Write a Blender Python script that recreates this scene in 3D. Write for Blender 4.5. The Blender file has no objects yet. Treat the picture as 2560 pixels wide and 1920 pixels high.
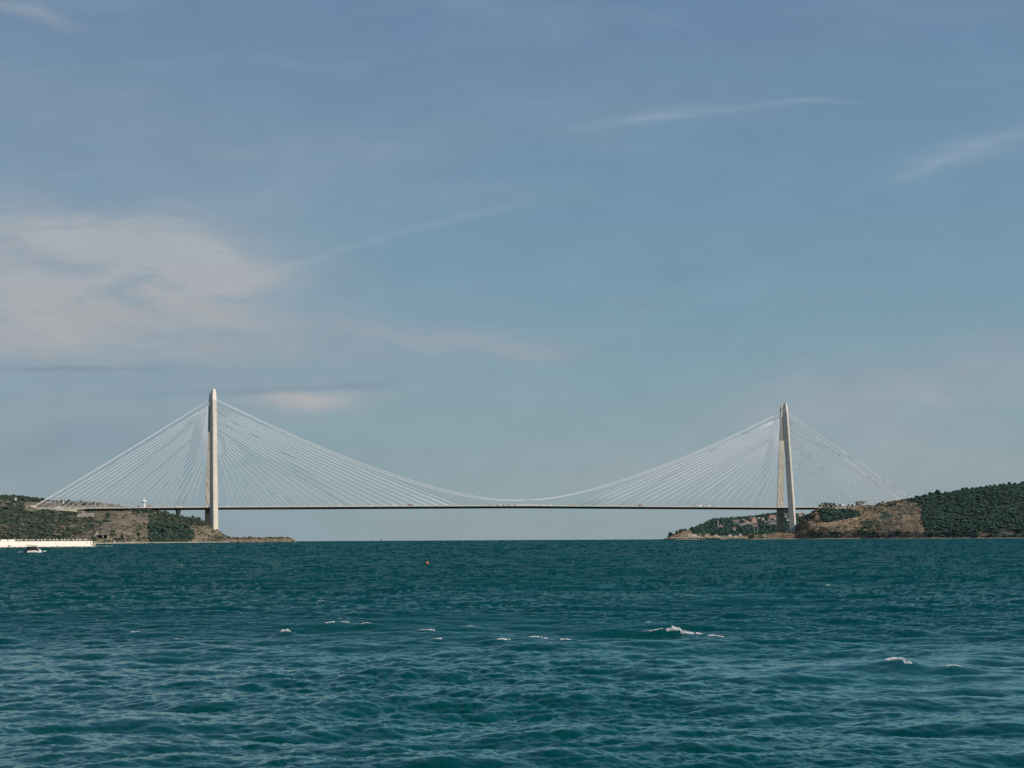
import bpy, math, random
import numpy as np
from mathutils import Matrix, Vector
R = math.radians
scene = bpy.context.scene
rng = np.random.default_rng(7)
random.seed(7)

# ------------------------------------------------------------------ camera
F = 4300.0            # focal length in pixels of a 2560 px wide frame
HC = 4.6              # eye height above the sea
RE2 = 1.48e7          # twice the earth radius (with refraction)
TH = math.atan(385.4 / F)
RO = 0.0052
fw = np.array([0, math.cos(TH), math.sin(TH)])
u0 = np.array([0, -math.sin(TH), math.cos(TH)])
r0 = np.array([1.0, 0, 0])
rt = r0 * math.cos(RO) - u0 * math.sin(RO)
up = u0 * math.cos(RO) + r0 * math.sin(RO)
cam_d = bpy.data.cameras.new('camera')
cam = bpy.data.objects.new('camera', cam_d)
scene.collection.objects.link(cam)
cam_d.sensor_fit = 'HORIZONTAL'
cam_d.sensor_width = 36
cam_d.lens = 36 * F / 2560
cam_d.clip_start = 0.5
cam_d.clip_end = 60000
cam.matrix_world = Matrix(((rt[0], up[0], -fw[0], 0), (rt[1], up[1], -fw[1], 0), (rt[2], up[2], -fw[2], HC), (0, 0, 0, 1)))
scene.camera = cam

def at(px, py, D):
    d = fw + rt * ((px - 1280) / F) + up * ((960 - py) / F)
    k = D / d[1]
    return np.array([d[0] * k, D, HC + d[2] * k])
def proj(X, Y, Z):
    v = np.stack([np.asarray(X, float), np.asarray(Y, float), np.asarray(Z, float) - HC])
    f = np.tensordot(fw, v, 1); r = np.tensordot(rt, v, 1); u = np.tensordot(up, v, 1)
    return 1280 + F * r / f, 960 - F * u / f
def sea0(x, y):
    return -(x * x + y * y) / RE2

# ------------------------------------------------------------------ light
SUN_AZ = 71.0     # degrees right of straight-behind the camera
SUN_EL = 34.5
a_, e_ = R(SUN_AZ), R(SUN_EL)
sun_dir = Vector((math.sin(a_) * math.cos(e_), -math.cos(a_) * math.cos(e_), math.sin(e_)))
sl = bpy.data.lights.new('sun', 'SUN'); sl.energy = 4.6; sl.angle = R(0.5); sl.color = (1.0, 0.90, 0.78)
so = bpy.data.objects.new('sun', sl); scene.collection.objects.link(so)
so.rotation_euler = sun_dir.to_track_quat('Z', 'Y').to_euler()
so.location = (0, 0, 500)

world = bpy.data.worlds.new('World'); scene.world = world; world.use_nodes = True
class NT:
    """tiny node-tree helper"""
    def __init__(s, tree): s.t = tree; s.L = tree.links
    def n(s, typ, **kw):
        o = s.t.nodes.new(typ)
        for k, v in kw.items(): setattr(o, k, v)
        return o
    def put(s, inp, v):
        if isinstance(v, bpy.types.NodeSocket): s.L.new(v, inp)
        elif v is not None: inp.default_value = v
    def m(s, op, a, b=None, c=None, clamp=False):
        o = s.n('ShaderNodeMath', operation=op, use_clamp=clamp)
        s.put(o.inputs[0], a)
        if b is not None: s.put(o.inputs[1], b)
        if c is not None: s.put(o.inputs[2], c)
        return o.outputs[0]
    def vm(s, op, a, b=None, sc=None):
        o = s.n('ShaderNodeVectorMath', operation=op)
        s.put(o.inputs[0], a)
        if b is not None: s.put(o.inputs[1], b)
        if sc is not None: s.put(o.inputs['Scale'], sc)
        return o.outputs[0]
    def mix(s, f, a, b, mode='MIX'):
        o = s.n('ShaderNodeMix', data_type='RGBA', blend_type=mode)
        s.put(o.inputs[0], f); s.put(o.inputs[6], a); s.put(o.inputs[7], b)
        return o.outputs[2]
    def noise(s, vec, scale, detail=4, rough=0.5, dist=0.0, col=False):
        o = s.n('ShaderNodeTexNoise')
        if vec is not None: s.L.new(vec, o.inputs['Vector'])
        o.inputs['Scale'].default_value = scale; o.inputs['Detail'].default_value = detail
        o.inputs['Roughness'].default_value = rough; o.inputs['Distortion'].default_value = dist
        return o.outputs['Color' if col else 'Fac']
    def ramp(s, f, stops, interp='LINEAR'):
        o = s.n('ShaderNodeValToRGB'); cr = o.color_ramp; cr.interpolation = interp
        while len(cr.elements) < len(stops): cr.elements.new(0.5)
        for e, (p, c) in zip(cr.elements, stops):
            e.position = p; e.color = (*c, 1) if len(c) == 3 else c
        s.put(o.inputs[0], f)
        return o.outputs[0]
    def mapr(s, v, a, b, c=0.0, d=1.0, smooth=False):
        o = s.n('ShaderNodeMapRange'); o.clamp = True
        if smooth: o.interpolation_type = 'SMOOTHSTEP'
        s.put(o.inputs[0], v)
        for i, q in enumerate((a, b, c, d)): o.inputs[i + 1].default_value = q
        return o.outputs[0]
    def comb(s, x, y, z):
        o = s.n('ShaderNodeCombineXYZ'); s.put(o.inputs[0], x); s.put(o.inputs[1], y); s.put(o.inputs[2], z)
        return o.outputs[0]
def lin(r, g, b):
    f = lambda c: (c / 255 / 12.92) if c / 255 <= 0.04045 else ((c / 255 + 0.055) / 1.055) ** 2.4
    return (f(r), f(g), f(b))

wt = NT(world.node_tree)
wt.t.nodes.clear()
tc = wt.n('ShaderNodeTexCoord').outputs['Generated']
sep = wt.n('ShaderNodeSeparateXYZ'); wt.L.new(tc, sep.inputs[0])
dx, dy, dz = sep.outputs
yy = wt.m('MAXIMUM', wt.m('ABSOLUTE', dy), 0.12)
# sky-plane coordinates (tangent of azimuth and of elevation), in units of 1000 px / F
PX = wt.m('MULTIPLY_ADD', wt.m('DIVIDE', dx, yy), F / 1000, 1.28)
PY = wt.m('MULTIPLY_ADD', wt.m('DIVIDE', dz, yy), -F / 1000, 1.3454)
el = wt.m('MAXIMUM', dz, 0.0)
skyn = wt.n('ShaderNodeTexSky', sky_type='NISHITA')
skyn.sun_disc = False; skyn.sun_elevation = R(SUN_EL)
skyn.sun_rotation = R(180 - SUN_AZ); skyn.air_density = 1.1; skyn.dust_density = 1.6; skyn.ozone_density = 1.4
nish = wt.vm('SCALE', skyn.outputs[0], None, 0.085)
base = wt.ramp(el, [(0.0, lin(147, 166, 173)), (0.03, lin(143, 165, 173)), (0.075, lin(130, 160, 172)), (0.13, lin(120, 155, 174)),
                    (0.20, lin(112, 147, 173)), (0.31, lin(104, 134, 166)), (0.55, lin(88, 118, 160)), (1.0, lin(70, 100, 150))])
# a little more violet on the left, a little more cyan on the right
violet = wt.mapr(PX, 0.0, 1.5, 1.0, 0.0, True)
base = wt.mix(wt.m('MULTIPLY', violet, 0.20), base, (*lin(134, 146, 168), 1))
c1 = wt.mix(0.88, nish, base)
P2 = wt.comb(PX, PY, 0.0)
def warp(vec, sc, amt):
    c = wt.noise(vec, sc, 3, 0.5, 0, True)
    return wt.vm('ADD', vec, wt.vm('SCALE', wt.vm('SUBTRACT', c, (0.5, 0.5, 0.5)), None, amt))
W2 = warp(P2, 2.2, 0.16)
W3 = warp(P2, 9.0, 0.016)
def blob(cx, cy, rx, ry, ang=0, amp=1.0, p=1.0, src=None):
    """soft ellipse in px/1000, angle in degrees (clockwise on the picture)"""
    v = wt.vm('SUBTRACT', src if src is not None else W2, (cx, cy, 0))
    s_ = wt.n('ShaderNodeSeparateXYZ'); wt.L.new(v, s_.inputs[0])
    c, s = math.cos(R(ang)), math.sin(R(ang))
    x = wt.m('ADD', wt.m('MULTIPLY', s_.outputs[0], c / rx), wt.m('MULTIPLY', s_.outputs[1], s / rx))
    y = wt.m('ADD', wt.m('MULTIPLY', s_.outputs[0], -s / ry), wt.m('MULTIPLY', s_.outputs[1], c / ry))
    q = wt.m('ADD', wt.m('MULTIPLY', x, x), wt.m('MULTIPLY', y, y))
    g = wt.m('EXPONENT', wt.m('MULTIPLY', wt.m('POWER', q, p), -1.0))
    return wt.m('MULTIPLY', g, amp)
def total(lst):
    o = lst[0]
    for l in lst[1:]: o = wt.m('ADD', o, l)
    return o
# stretched cirrus noise
def stretched(sx, sy, ang, scale, detail, rough=0.55, dist=0.3):
    mp = wt.n('ShaderNodeMapping'); wt.L.new(W2, mp.inputs[0])
    mp.inputs['Rotation'].default_value = (0, 0, R(ang)); mp.inputs['Scale'].default_value = (sx, sy, 1)
    return wt.noise(mp.outputs[0], scale, detail, rough, dist)
st1 = stretched(1.0, 4.5, 8, 2.6, 10, 0.66, 0.5)
st2 = stretched(1.0, 9.0, -14, 3.0, 6)
big = total([blob(0.04, 0.60, 0.52, 0.13, 5, 0.85), blob(0.46, 0.63, 0.24, 0.09, 14, 0.70), blob(0.02, 0.77, 0.44, 0.13, 0, 0.75),
             blob(0.50, 0.80, 0.45, 0.12, 10, 0.34), blob(0.30, 0.70, 0.5, 0.20, 5, 0.28), blob(0.66, 0.85, 0.22, 0.022, 22, 0.22), blob(0.14, 0.660, 0.14, 0.022, 12, -0.12, 1.0, W3),
             blob(0.52, 0.815, 0.22, 0.02, 8, -0.20, 1.0, W3), blob(0.22, 0.86, 0.24, 0.035, 6, 0.30), blob(0.06, 0.005, 0.10, 0.02, 10, 0.6)])
big = wt.m('MULTIPLY', big, wt.mapr(st1, 0.33, 0.64, 0.38, 1.18))
warm = wt.mapr(PY, 0.62, 0.84, 0.0, 1.0, True)
ccol = wt.mix(warm, (*lin(166, 173, 179), 1), (*lin(167, 170, 175), 1))
veil = wt.mapr(stretched(0.7, 4.0, -9, 1.7, 9, 0.62, 0.4), 0.47, 0.74, 0.0, 0.22)
veil = wt.m('MULTIPLY', veil, wt.mapr(PX, 1.3, 2.3, 1.0, 0.45, True))
c1 = wt.mix(veil, c1, (*lin(152, 170, 184), 1))
c2 = wt.mix(wt.m('MULTIPLY', wt.m('MAXIMUM', big, 0.0), 0.92, clamp=True), c1, ccol)
pale = total([blob(1.15, 0.84, 0.34, 0.035, 3, 0.52), blob(1.30, 0.862, 0.13, 0.018, 4, 0.38), blob(0.62, 0.86, 0.5, 0.05, 4, 0.34),
              blob(0.45, 1.02, 0.6, 0.07, 0, 0.25),
              blob(2.35, 0.98, 0.55, 0.10, -9, 0.58), blob(2.1, 1.17, 0.7, 0.09, 0, 0.42), blob(1.0, 0.34, 1.0, 0.12, -12, 0.10),
              blob(0.3, 0.3, 0.7, 0.14, 12, 0.16)])
pale = wt.m('MULTIPLY', pale, wt.mapr(st1, 0.30, 0.70, 0.3, 1.3))
c3 = wt.mix(wt.m('MINIMUM', pale, 1.0), c2, (*lin(164, 167, 175), 1))
wisps = total([blob(0.86, 0.615, 0.20, 0.010, -15.5, 0.18, 1, W3), blob(1.14, 0.540, 0.20, 0.010, -14, 0.10, 1, W3), blob(0.71, 0.665, 0.10, 0.016, -22, 0.20, 1, W3),
               blob(1.86, 0.258, 0.28, 0.010, -6.5, 0.17, 1.3, W3), blob(2.09, 0.242, 0.09, 0.007, 2, 0.2, 1.3, W3), blob(1.62, 0.278, 0.18, 0.016, -9, 0.18, 1, W3),
               blob(2.46, 0.365, 0.19, 0.034, -17, 0.28, 1.1, W3), blob(2.33, 0.418, 0.08, 0.012, -24, 0.2, 1, W3)])
wisps = wt.m('MULTIPLY', wisps, wt.mapr(st2, 0.28, 0.68, 0.45, 1.2))
c4 = wt.mix(wt.m('MINIMUM', wisps, 1.0), c3, (*lin(168, 180, 192), 1))
W4 = warp(P2, 5.0, 0.05)
puff = total([blob(0.79, 1.005, 0.085, 0.021, 3, 0.6, 1.0, W4), blob(0.75, 0.988, 0.15, 0.016, 0, 0.35, 1.0, W4), blob(0.70, 1.0, 0.05, 0.03, 10, 0.2, 1, W4)])
c5 = wt.mix(wt.m('MINIMUM', puff, 1.0), c4, (*lin(180, 177, 178), 1))
dark = total([blob(0.17, 0.917, 0.24, 0.007, 0, 0.42, 1.2, W3), blob(0.62, 0.975, 0.25, 0.009, -1.5, 0.30, 1.2, W3), blob(0.9, 0.962, 0.12, 0.008, -3, 0.25, 1, W3),
              blob(0.15, 1.12, 0.4, 0.06, 0, 0.20), blob(0.10, 0.645, 0.12, 0.03, 12, 0.2), blob(1.65, 0.62, 0.5, 0.16, 0, 0.0)])
c6 = wt.mix(wt.m('MINIMUM', dark, 1.0), c5, (*lin(116, 134, 158), 1))
# overall fine mottling
fine = stretched(1.0, 2.0, 0, 5.0, 5)
c7 = wt.vm('SCALE', c6, None, wt.mapr(fine, 0.25, 0.75, 0.965, 1.035))
c7 = wt.mix(wt.mapr(dz, -0.03, -0.004, 1.0, 0.0), c7, (0.006, 0.050, 0.066, 1))
bg = wt.n('ShaderNodeBackground'); wt.L.new(c7, bg.inputs[0]); bg.inputs[1].default_value = 1.0
wo = wt.n('ShaderNodeOutputWorld'); wt.L.new(bg.outputs[0], wo.inputs[0])
scene.view_settings.view_transform = 'Standard'
scene.view_settings.look = 'None'
scene.view_settings.exposure = 0.0
scene.view_settings.gamma = 1.0
try:
    scene.cycles.volume_bounces = 0
    scene.cycles.use_denoising = True
    scene.cycles.max_bounces = 5
    scene.cycles.sample_clamp_indirect = 4
except Exception: pass

# ------------------------------------------------------------------ helpers
col = scene.collection
def mesh_np(name, V, Fq, mat, parent=None, smooth=False, loc=None, attrs=None):
    """V (n,3); Fq array of quads/tris (m,k) or list of such arrays"""
    V = np.asarray(V, np.float32)
    Fl = Fq if isinstance(Fq, list) else [Fq]
    Fl = [np.asarray(f, np.int32) for f in Fl if len(f)]
    me = bpy.data.meshes.new(name)
    me.vertices.add(len(V)); me.vertices.foreach_set('co', V.ravel())
    li = np.concatenate([f.ravel() for f in Fl]); cnt = np.concatenate([np.full(len(f), f.shape[1], np.int32) for f in Fl])
    me.loops.add(len(li)); me.loops.foreach_set('vertex_index', li)
    me.polygons.add(len(cnt))
    st = np.concatenate([[0], np.cumsum(cnt)[:-1]]).astype(np.int32)
    me.polygons.foreach_set('loop_start', st); me.polygons.foreach_set('loop_total', cnt)
    me.polygons.foreach_set('use_smooth', np.full(len(cnt), bool(smooth)))
    me.update(calc_edges=True)
    for k, v in (attrs or {}).items():
        a = me.attributes.new(k, 'FLOAT', 'POINT'); a.data.foreach_set('value', np.asarray(v, np.float32))
    if mat: me.materials.append(mat)
    o = bpy.data.objects.new(name, me); col.objects.link(o)
    if parent: o.parent = parent
    if loc is not None: o.location = tuple(float(q) for q in loc)
    return o
class MB:
    def __init__(s): s.v = []; s.f = {3: [], 4: []}; s.n = 0; s.ngons = []
    def add(s, V, Fc):
        V = np.asarray(V, float)
        for f in Fc:
            f = [i + s.n for i in f]
            if len(f) in (3, 4): s.f[len(f)].append(f)
            else:
                for i in range(1, len(f) - 1): s.f[3].append([f[0], f[i], f[i + 1]])
        s.v.append(V); s.n += len(V)
        return s
    def box(s, c, size, rz=0, taper=1.0):
        x, y, z = [q / 2 for q in size]
        V = np.array([(-x, -y, -z), (x, -y, -z), (x, y, -z), (-x, y, -z), (-x * taper, -y * taper, z), (x * taper, -y * taper, z), (x * taper, y * taper, z), (-x * taper, y * taper, z)])
        cr, sr = math.cos(rz), math.sin(rz)
        V = np.stack([V[:, 0] * cr - V[:, 1] * sr, V[:, 0] * sr + V[:, 1] * cr, V[:, 2]], 1) + np.array(c)
        return s.add(V, [(0, 3, 2, 1), (4, 5, 6, 7), (0, 1, 5, 4), (1, 2, 6, 5), (2, 3, 7, 6), (3, 0, 4, 7)])
    def tube(s, pts, rad, n=8):
        pts = np.asarray(pts, float); m = len(pts)
        rad = np.full(m, rad, float) if np.isscalar(rad) else np.asarray(rad, float)
        T = np.gradient(pts, axis=0); T /= np.linalg.norm(T, axis=1)[:, None]
        ref = np.array([0, 0, 1.0]) if abs(T[0, 2]) < 0.9 else np.array([1.0, 0, 0])
        A = np.cross(T, ref); A /= np.linalg.norm(A, axis=1)[:, None]; B = np.cross(T, A)
        an = np.arange(n) * 2 * math.pi / n
        V = pts[:, None] + rad[:, None, None] * (np.cos(an)[None, :, None] * A[:, None] + np.sin(an)[None, :, None] * B[:, None])
        Fc = [(i * n + j, i * n + (j + 1) % n, (i + 1) * n + (j + 1) % n, (i + 1) * n + j) for i in range(m - 1) for j in range(n)]
        Fc += [tuple(range(n - 1, -1, -1)), tuple(range((m - 1) * n, m * n))]
        return s.add(V.reshape(-1, 3), Fc)
    def loft(s, rings, close=True):
        """rings: list of (k,3) arrays"""
        k = len(rings[0]); V = np.concatenate(rings)
        Fc = [(i * k + j, i * k + (j + 1) % k, (i + 1) * k + (j + 1) % k, (i + 1) * k + j) for i in range(len(rings) - 1) for j in range(k)]
        if close: Fc += [tuple(range(k - 1, -1, -1)), tuple(range((len(rings) - 1) * k, len(rings) * k))]
        return s.add(V, Fc)
    def lathe(s, prof, c=(0, 0, 0), n=16):
        an = np.arange(n) * 2 * math.pi / n
        return s.loft([np.stack([r * np.cos(an) + c[0], r * np.sin(an) + c[1], np.full(n, z + c[2])], 1) for r, z in prof])
    def build(s, name, mat, parent=None, smooth=False, loc=None):
        V = np.concatenate(s.v); Fl = [np.array(s.f[k]) for k in (3, 4) if s.f[k]]
        return mesh_np(name, V, Fl, mat, parent, smooth, loc)
def tag(o, label=None, cat=None, group=None, kind=None):
    if label: o['label'] = label
    if cat: o['category'] = cat
    if group: o['group'] = group
    if kind: o['kind'] = kind
    return o
def empty(name, loc, rz=0):
    o = bpy.data.objects.new(name, None); col.objects.link(o)
    o.location = tuple(float(q) for q in loc); o.rotation_euler = (0, 0, rz); o.empty_display_size = 1
    return o
def copy_tree(o, parent=None):
    c = o.copy(); col.objects.link(c); c.parent = parent
    for ch in list(o.children): copy_tree(ch, c)
    return c
ORD = ['first', 'second', 'third', 'fourth', 'fifth', 'sixth', 'seventh', 'eighth', 'ninth', 'tenth', 'eleventh', 'twelfth', 'thirteenth', 'fourteenth',
       'fifteenth', 'sixteenth', 'seventeenth', 'eighteenth', 'nineteenth', 'twentieth', 'twenty-first', 'twenty-second', 'twenty-third', 'twenty-fourth',
       'twenty-fifth', 'twenty-sixth', 'twenty-seventh', 'twenty-eighth', 'twenty-ninth', 'thirtieth', 'thirty-first', 'thirty-second', 'thirty-third', 'thirty-fourth']
# numpy value noise
_H = rng.random((256, 256))
def vn(x, y):
    x = np.asarray(x, float); y = np.asarray(y, float)
    xi = np.floor(x).astype(int); yi = np.floor(y).astype(int); fx = x - xi; fy = y - yi
    fx = fx * fx * (3 - 2 * fx); fy = fy * fy * (3 - 2 * fy)
    g = lambda i, j: _H[(xi + i) & 255, (yi + j) & 255]
    return (g(0, 0) * (1 - fx) + g(1, 0) * fx) * (1 - fy) + (g(0, 1) * (1 - fx) + g(1, 1) * fx) * fy
def fbm(x, y, o=4):
    t = 0; a = 0.5
    for i in range(o):
        t = t + a * vn(x * 2 ** i + 17.3 * i, y * 2 ** i + 5.1 * i); a *= 0.5
    return t / (1 - 0.5 ** o)

# ------------------------------------------------------------------ materials
MATS = {}
def principled(name, colr, rough=0.7, var=0.12, scale=0.3, spec=0.3, metal=0.0, attr=None, bump=0.0, streak=False, joints=0):
    m = bpy.data.materials.new(name); m.use_nodes = True; t = NT(m.node_tree); b = t.t.nodes['Principled BSDF']
    g = t.n('ShaderNodeNewGeometry').outputs['Position']
    if streak:
        mp = t.n('ShaderNodeMapping'); t.L.new(g, mp.inputs[0]); mp.inputs['Scale'].default_value = (1, 1, 0.12); g = mp.outputs[0]
    nz = t.noise(g, scale, 5, 0.6)
    k = t.mapr(nz, 0.25, 0.75, 1 - var, 1 + var)
    c = t.vm('SCALE', (*colr,), None, k)
    if joints:
        sp = t.n('ShaderNodeSeparateXYZ'); t.L.new(t.n('ShaderNodeNewGeometry').outputs['Position'], sp.inputs[0])
        zz = t.m('DIVIDE', sp.outputs[2], joints); band = t.n('ShaderNodeTexWhiteNoise', noise_dimensions='1D'); t.L.new(t.m('FLOOR', zz), band.inputs['W'])
        jn = t.m('LESS_THAN', t.m('FRACT', zz), 0.09)
        c = t.vm('SCALE', c, None, t.m('SUBTRACT', t.mapr(band.outputs['Value'], 0, 1, 0.93, 1.05), t.m('MULTIPLY', jn, 0.22)))
    t.L.new(c, b.inputs['Base Color']); b.inputs['Roughness'].default_value = rough
    b.inputs['Specular IOR Level'].default_value = spec; b.inputs['Metallic'].default_value = metal
    if bump:
        bp = t.n('ShaderNodeBump'); bp.inputs['Strength'].default_value = bump; t.L.new(nz, bp.inputs['Height']); t.L.new(bp.outputs[0], b.inputs['Normal'])
    MATS[name] = m
    return m
M_conc = principled('tower_concrete', (0.53, 0.49, 0.42), 0.85, 0.16, 0.16, streak=True, joints=4.5)
M_conc2 = principled('wall_concrete', (0.52, 0.47, 0.38), 0.85, 0.14, 0.15, streak=True)
M_cable = principled('cable_white', (0.80, 0.80, 0.78), 0.5, 0.03, 0.02)
M_crown = principled('crown_paint', (0.66, 0.60, 0.54), 0.8, 0.05, 0.1)
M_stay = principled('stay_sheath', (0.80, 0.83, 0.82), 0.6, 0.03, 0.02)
M_stay2 = principled('stay_sheath_dimmed', (0.55, 0.59, 0.60), 0.7, 0.03, 0.02)  # same sheath darkened: fainter light on the right side span put into the colour
M_deck = principled('deck_steel', (0.10, 0.13, 0.14), 0.5, 0.06, 0.02)
M_rail = principled('barrier_steel', (0.60, 0.57, 0.52), 0.5, 0.10, 0.2)
M_dsteel = principled('dark_steel', (0.035, 0.06, 0.065), 0.5, 0.1, 0.2)
M_asph = principled('asphalt', (0.06, 0.06, 0.06), 0.9)
M_white = principled('white_paint', (0.78, 0.77, 0.73), 0.4, 0.04, 0.5)
M_plaster = principled('sea_wall_plaster', (0.86, 0.79, 0.70), 0.8, 0.05, 0.35, streak=True)
M_stone = principled('rough_stone', (0.33, 0.26, 0.19), 0.95, 0.35, 0.8, bump=0.5)
M_glass = principled('dark_glass', (0.01, 0.012, 0.015), 0.1, 0.05, 1, spec=0.5)
M_canvas = principled('dark_canvas', (0.012, 0.010, 0.012), 0.8, 0.2, 1)
M_maroon = principled('maroon_canvas', (0.035, 0.008, 0.010), 0.8, 0.1, 1)
M_orange = principled('orange_plastic', (0.62, 0.12, 0.03), 0.4, 0.05, 3)
M_red = principled('red_paint', (0.28, 0.08, 0.06), 0.5)
M_blue = principled('blue_paint', (0.05, 0.13, 0.28), 0.5)
M_teal = principled('teal_paint', (0.10, 0.28, 0.28), 0.5)
M_yellow = principled('yellow_paint', (0.48, 0.33, 0.16), 0.5)
M_grey = principled('grey_paint', (0.22, 0.23, 0.24), 0.6)
M_tile = principled('terracotta_tiles', (0.44, 0.21, 0.13), 0.9, 0.2, 0.5)
M_tile2 = principled('faded_tiles', (0.36, 0.26, 0.19), 0.9, 0.2, 0.5)
M_cream = principled('cream_render', (0.60, 0.52, 0.42), 0.85, 0.1, 0.4)
M_pink = principled('pink_render', (0.50, 0.36, 0.33), 0.85, 0.1, 0.4)
M_gwall = principled('grey_render', (0.33, 0.34, 0.36), 0.85, 0.1, 0.4)
M_roofd = principled('dark_roof', (0.06, 0.07, 0.08), 0.8, 0.1, 0.4)
M_trunk = principled('bark', (0.10, 0.07, 0.05), 0.95)
M_foam = principled('foam_white', (0.80, 0.80, 0.78), 0.7, 0.05, 2)
M_skin = principled('skin', (0.45, 0.28, 0.20), 0.6)
M_shirt = principled('pale_shirt', (0.50, 0.42, 0.42), 0.8)
M_trous = principled('grey_trousers', (0.12, 0.12, 0.15), 0.8)

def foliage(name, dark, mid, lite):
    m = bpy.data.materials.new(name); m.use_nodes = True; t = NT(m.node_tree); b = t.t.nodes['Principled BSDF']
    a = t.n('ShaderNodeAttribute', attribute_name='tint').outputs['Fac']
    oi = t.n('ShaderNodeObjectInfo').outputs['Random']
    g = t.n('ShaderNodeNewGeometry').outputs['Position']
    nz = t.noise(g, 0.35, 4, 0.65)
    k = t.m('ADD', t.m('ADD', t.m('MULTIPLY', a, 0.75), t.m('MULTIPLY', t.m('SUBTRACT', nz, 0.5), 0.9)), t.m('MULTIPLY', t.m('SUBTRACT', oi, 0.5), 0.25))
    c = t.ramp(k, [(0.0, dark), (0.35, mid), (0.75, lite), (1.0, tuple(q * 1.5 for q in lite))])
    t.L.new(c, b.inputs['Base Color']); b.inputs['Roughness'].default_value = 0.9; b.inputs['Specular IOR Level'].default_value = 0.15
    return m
M_fol = foliage('scrub_foliage', (0.018, 0.036, 0.031), (0.040, 0.062, 0.048), (0.11, 0.118, 0.078))  # teal cast of distance haze mixed into the leaf colours
M_folr = foliage('forest_foliage', (0.030, 0.062, 0.052), (0.040, 0.078, 0.062), (0.062, 0.100, 0.074))  # haze over the far woods painted in as teal grey leaf tones
M_dry = foliage('dry_scrub_foliage', (0.045, 0.048, 0.033), (0.095, 0.080, 0.050), (0.17, 0.13, 0.085))

def ground_mat(name, tan, brown, green, sand):
    m = bpy.data.materials.new(name); m.use_nodes = True; t = NT(m.node_tree); b = t.t.nodes['Principled BSDF']
    cov = t.n('ShaderNodeAttribute', attribute_name='cover').outputs['Fac']
    dirt = t.n('ShaderNodeAttribute', attribute_name='dirt').outputs['Fac']
    g = t.n('ShaderNodeNewGeometry').outputs['Position']
    sp = t.n('ShaderNodeSeparateXYZ'); t.L.new(g, sp.inputs[0])
    mp = t.n('ShaderNodeMapping'); t.L.new(g, mp.inputs[0]); mp.inputs['Scale'].default_value = (1, 0.35, 1.4)
    n1 = t.noise(mp.outputs[0], 0.028, 8, 0.66, 0.6); n2 = t.noise(mp.outputs[0], 0.09, 7, 0.7, 0.3); n3 = t.noise(g, 0.35, 4, 0.7)
    c = t.mix(t.mapr(n1, 0.36, 0.64), (*brown, 1), (*tan, 1))
    c = t.mix(t.mapr(n3, 0.35, 0.7, 0.0, 0.6), c, tuple(q * 0.5 for q in brown) + (1,))
    f = t.mapr(t.m('ADD', cov, t.m('MULTIPLY', t.m('SUBTRACT', n2, 0.5), 2.2)), 0.35, 0.62)
    c = t.mix(f, c, (*green, 1))
    c = t.mix(dirt, c, (0.34, 0.24, 0.16, 1))
    r2 = t.vm('LENGTH', g)
    r2 = t.n('ShaderNodeVectorMath', operation='DOT_PRODUCT'); t.L.new(g, r2.inputs[0]); t.L.new(g, r2.inputs[1])
    hh = t.m('ADD', sp.outputs[2], t.m('DIVIDE', r2.outputs['Value'], RE2))
    sh = t.mapr(t.m('ADD', hh, t.m('MULTIPLY', n2, 2.0)), 1.6, 3.0, 1.0, 0.0)
    c = t.mix(sh, c, (*sand, 1))
    t.L.new(c, b.inputs['Base Color']); b.inputs['Roughness'].default_value = 0.95; b.inputs['Specular IOR Level'].default_value = 0.1
    bp = t.n('ShaderNodeBump'); bp.inputs['Strength'].default_value = 0.9; bp.inputs['Distance'].default_value = 5.0
    t.L.new(t.m('ADD', n2, t.m('MULTIPLY', n3, 0.4)), bp.inputs['Height']); t.L.new(bp.outputs[0], b.inputs['Normal'])
    return m
M_gl = ground_mat('dry_hillside', (0.29, 0.25, 0.175), (0.14, 0.122, 0.088), (0.036, 0.055, 0.036), (0.34, 0.32, 0.27))
M_gr = ground_mat('dry_headland', (0.35, 0.265, 0.165), (0.18, 0.14, 0.092), (0.042, 0.072, 0.054), (0.30, 0.24, 0.18))

# ------------------------------------------------------------------ bridge axis
TL = at(528.5, 1300, 3773)[:2]                       # left tower
TR = at(1965, 1300, 4254)[:2]                      # right tower
ax = (TR - TL); SPAN = float(np.hypot(*ax)); ax = ax / SPAN
nv = np.array([ax[1], -ax[0]])                     # toward the camera side
SC = SPAN / 1408.0
def bpt(s, v, z):                                   # s metres from left tower, v toward camera
    p = TL + ax * s + nv * v
    return np.array([p[0], p[1], z])
def s_of_px(px, v=0.0):
    t = (px - 1280) / F
    # column through px: X = t*Y (roll neglected)
    b = TL + nv * v
    return (t * b[1] - b[0]) / (ax[0] - t * ax[1])
def brD(px): return float((TL + ax * s_of_px(px))[1])
_ds = np.array([-700, -378, 0, 704, 1408, 1786, 2300.0]); _dz = np.array([69, 71.5, 75.5, 79.5, 76.5, 78.5, 80.0])
def smooth_interp(x, xs, zs):
    x = np.asarray(x, float)
    k = np.linspace(-60, 60, 13)
    return np.mean([np.interp(x + q, xs, zs) for q in k], axis=0)
def deck_z(s): return smooth_interp(s, _ds, _dz)

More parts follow.
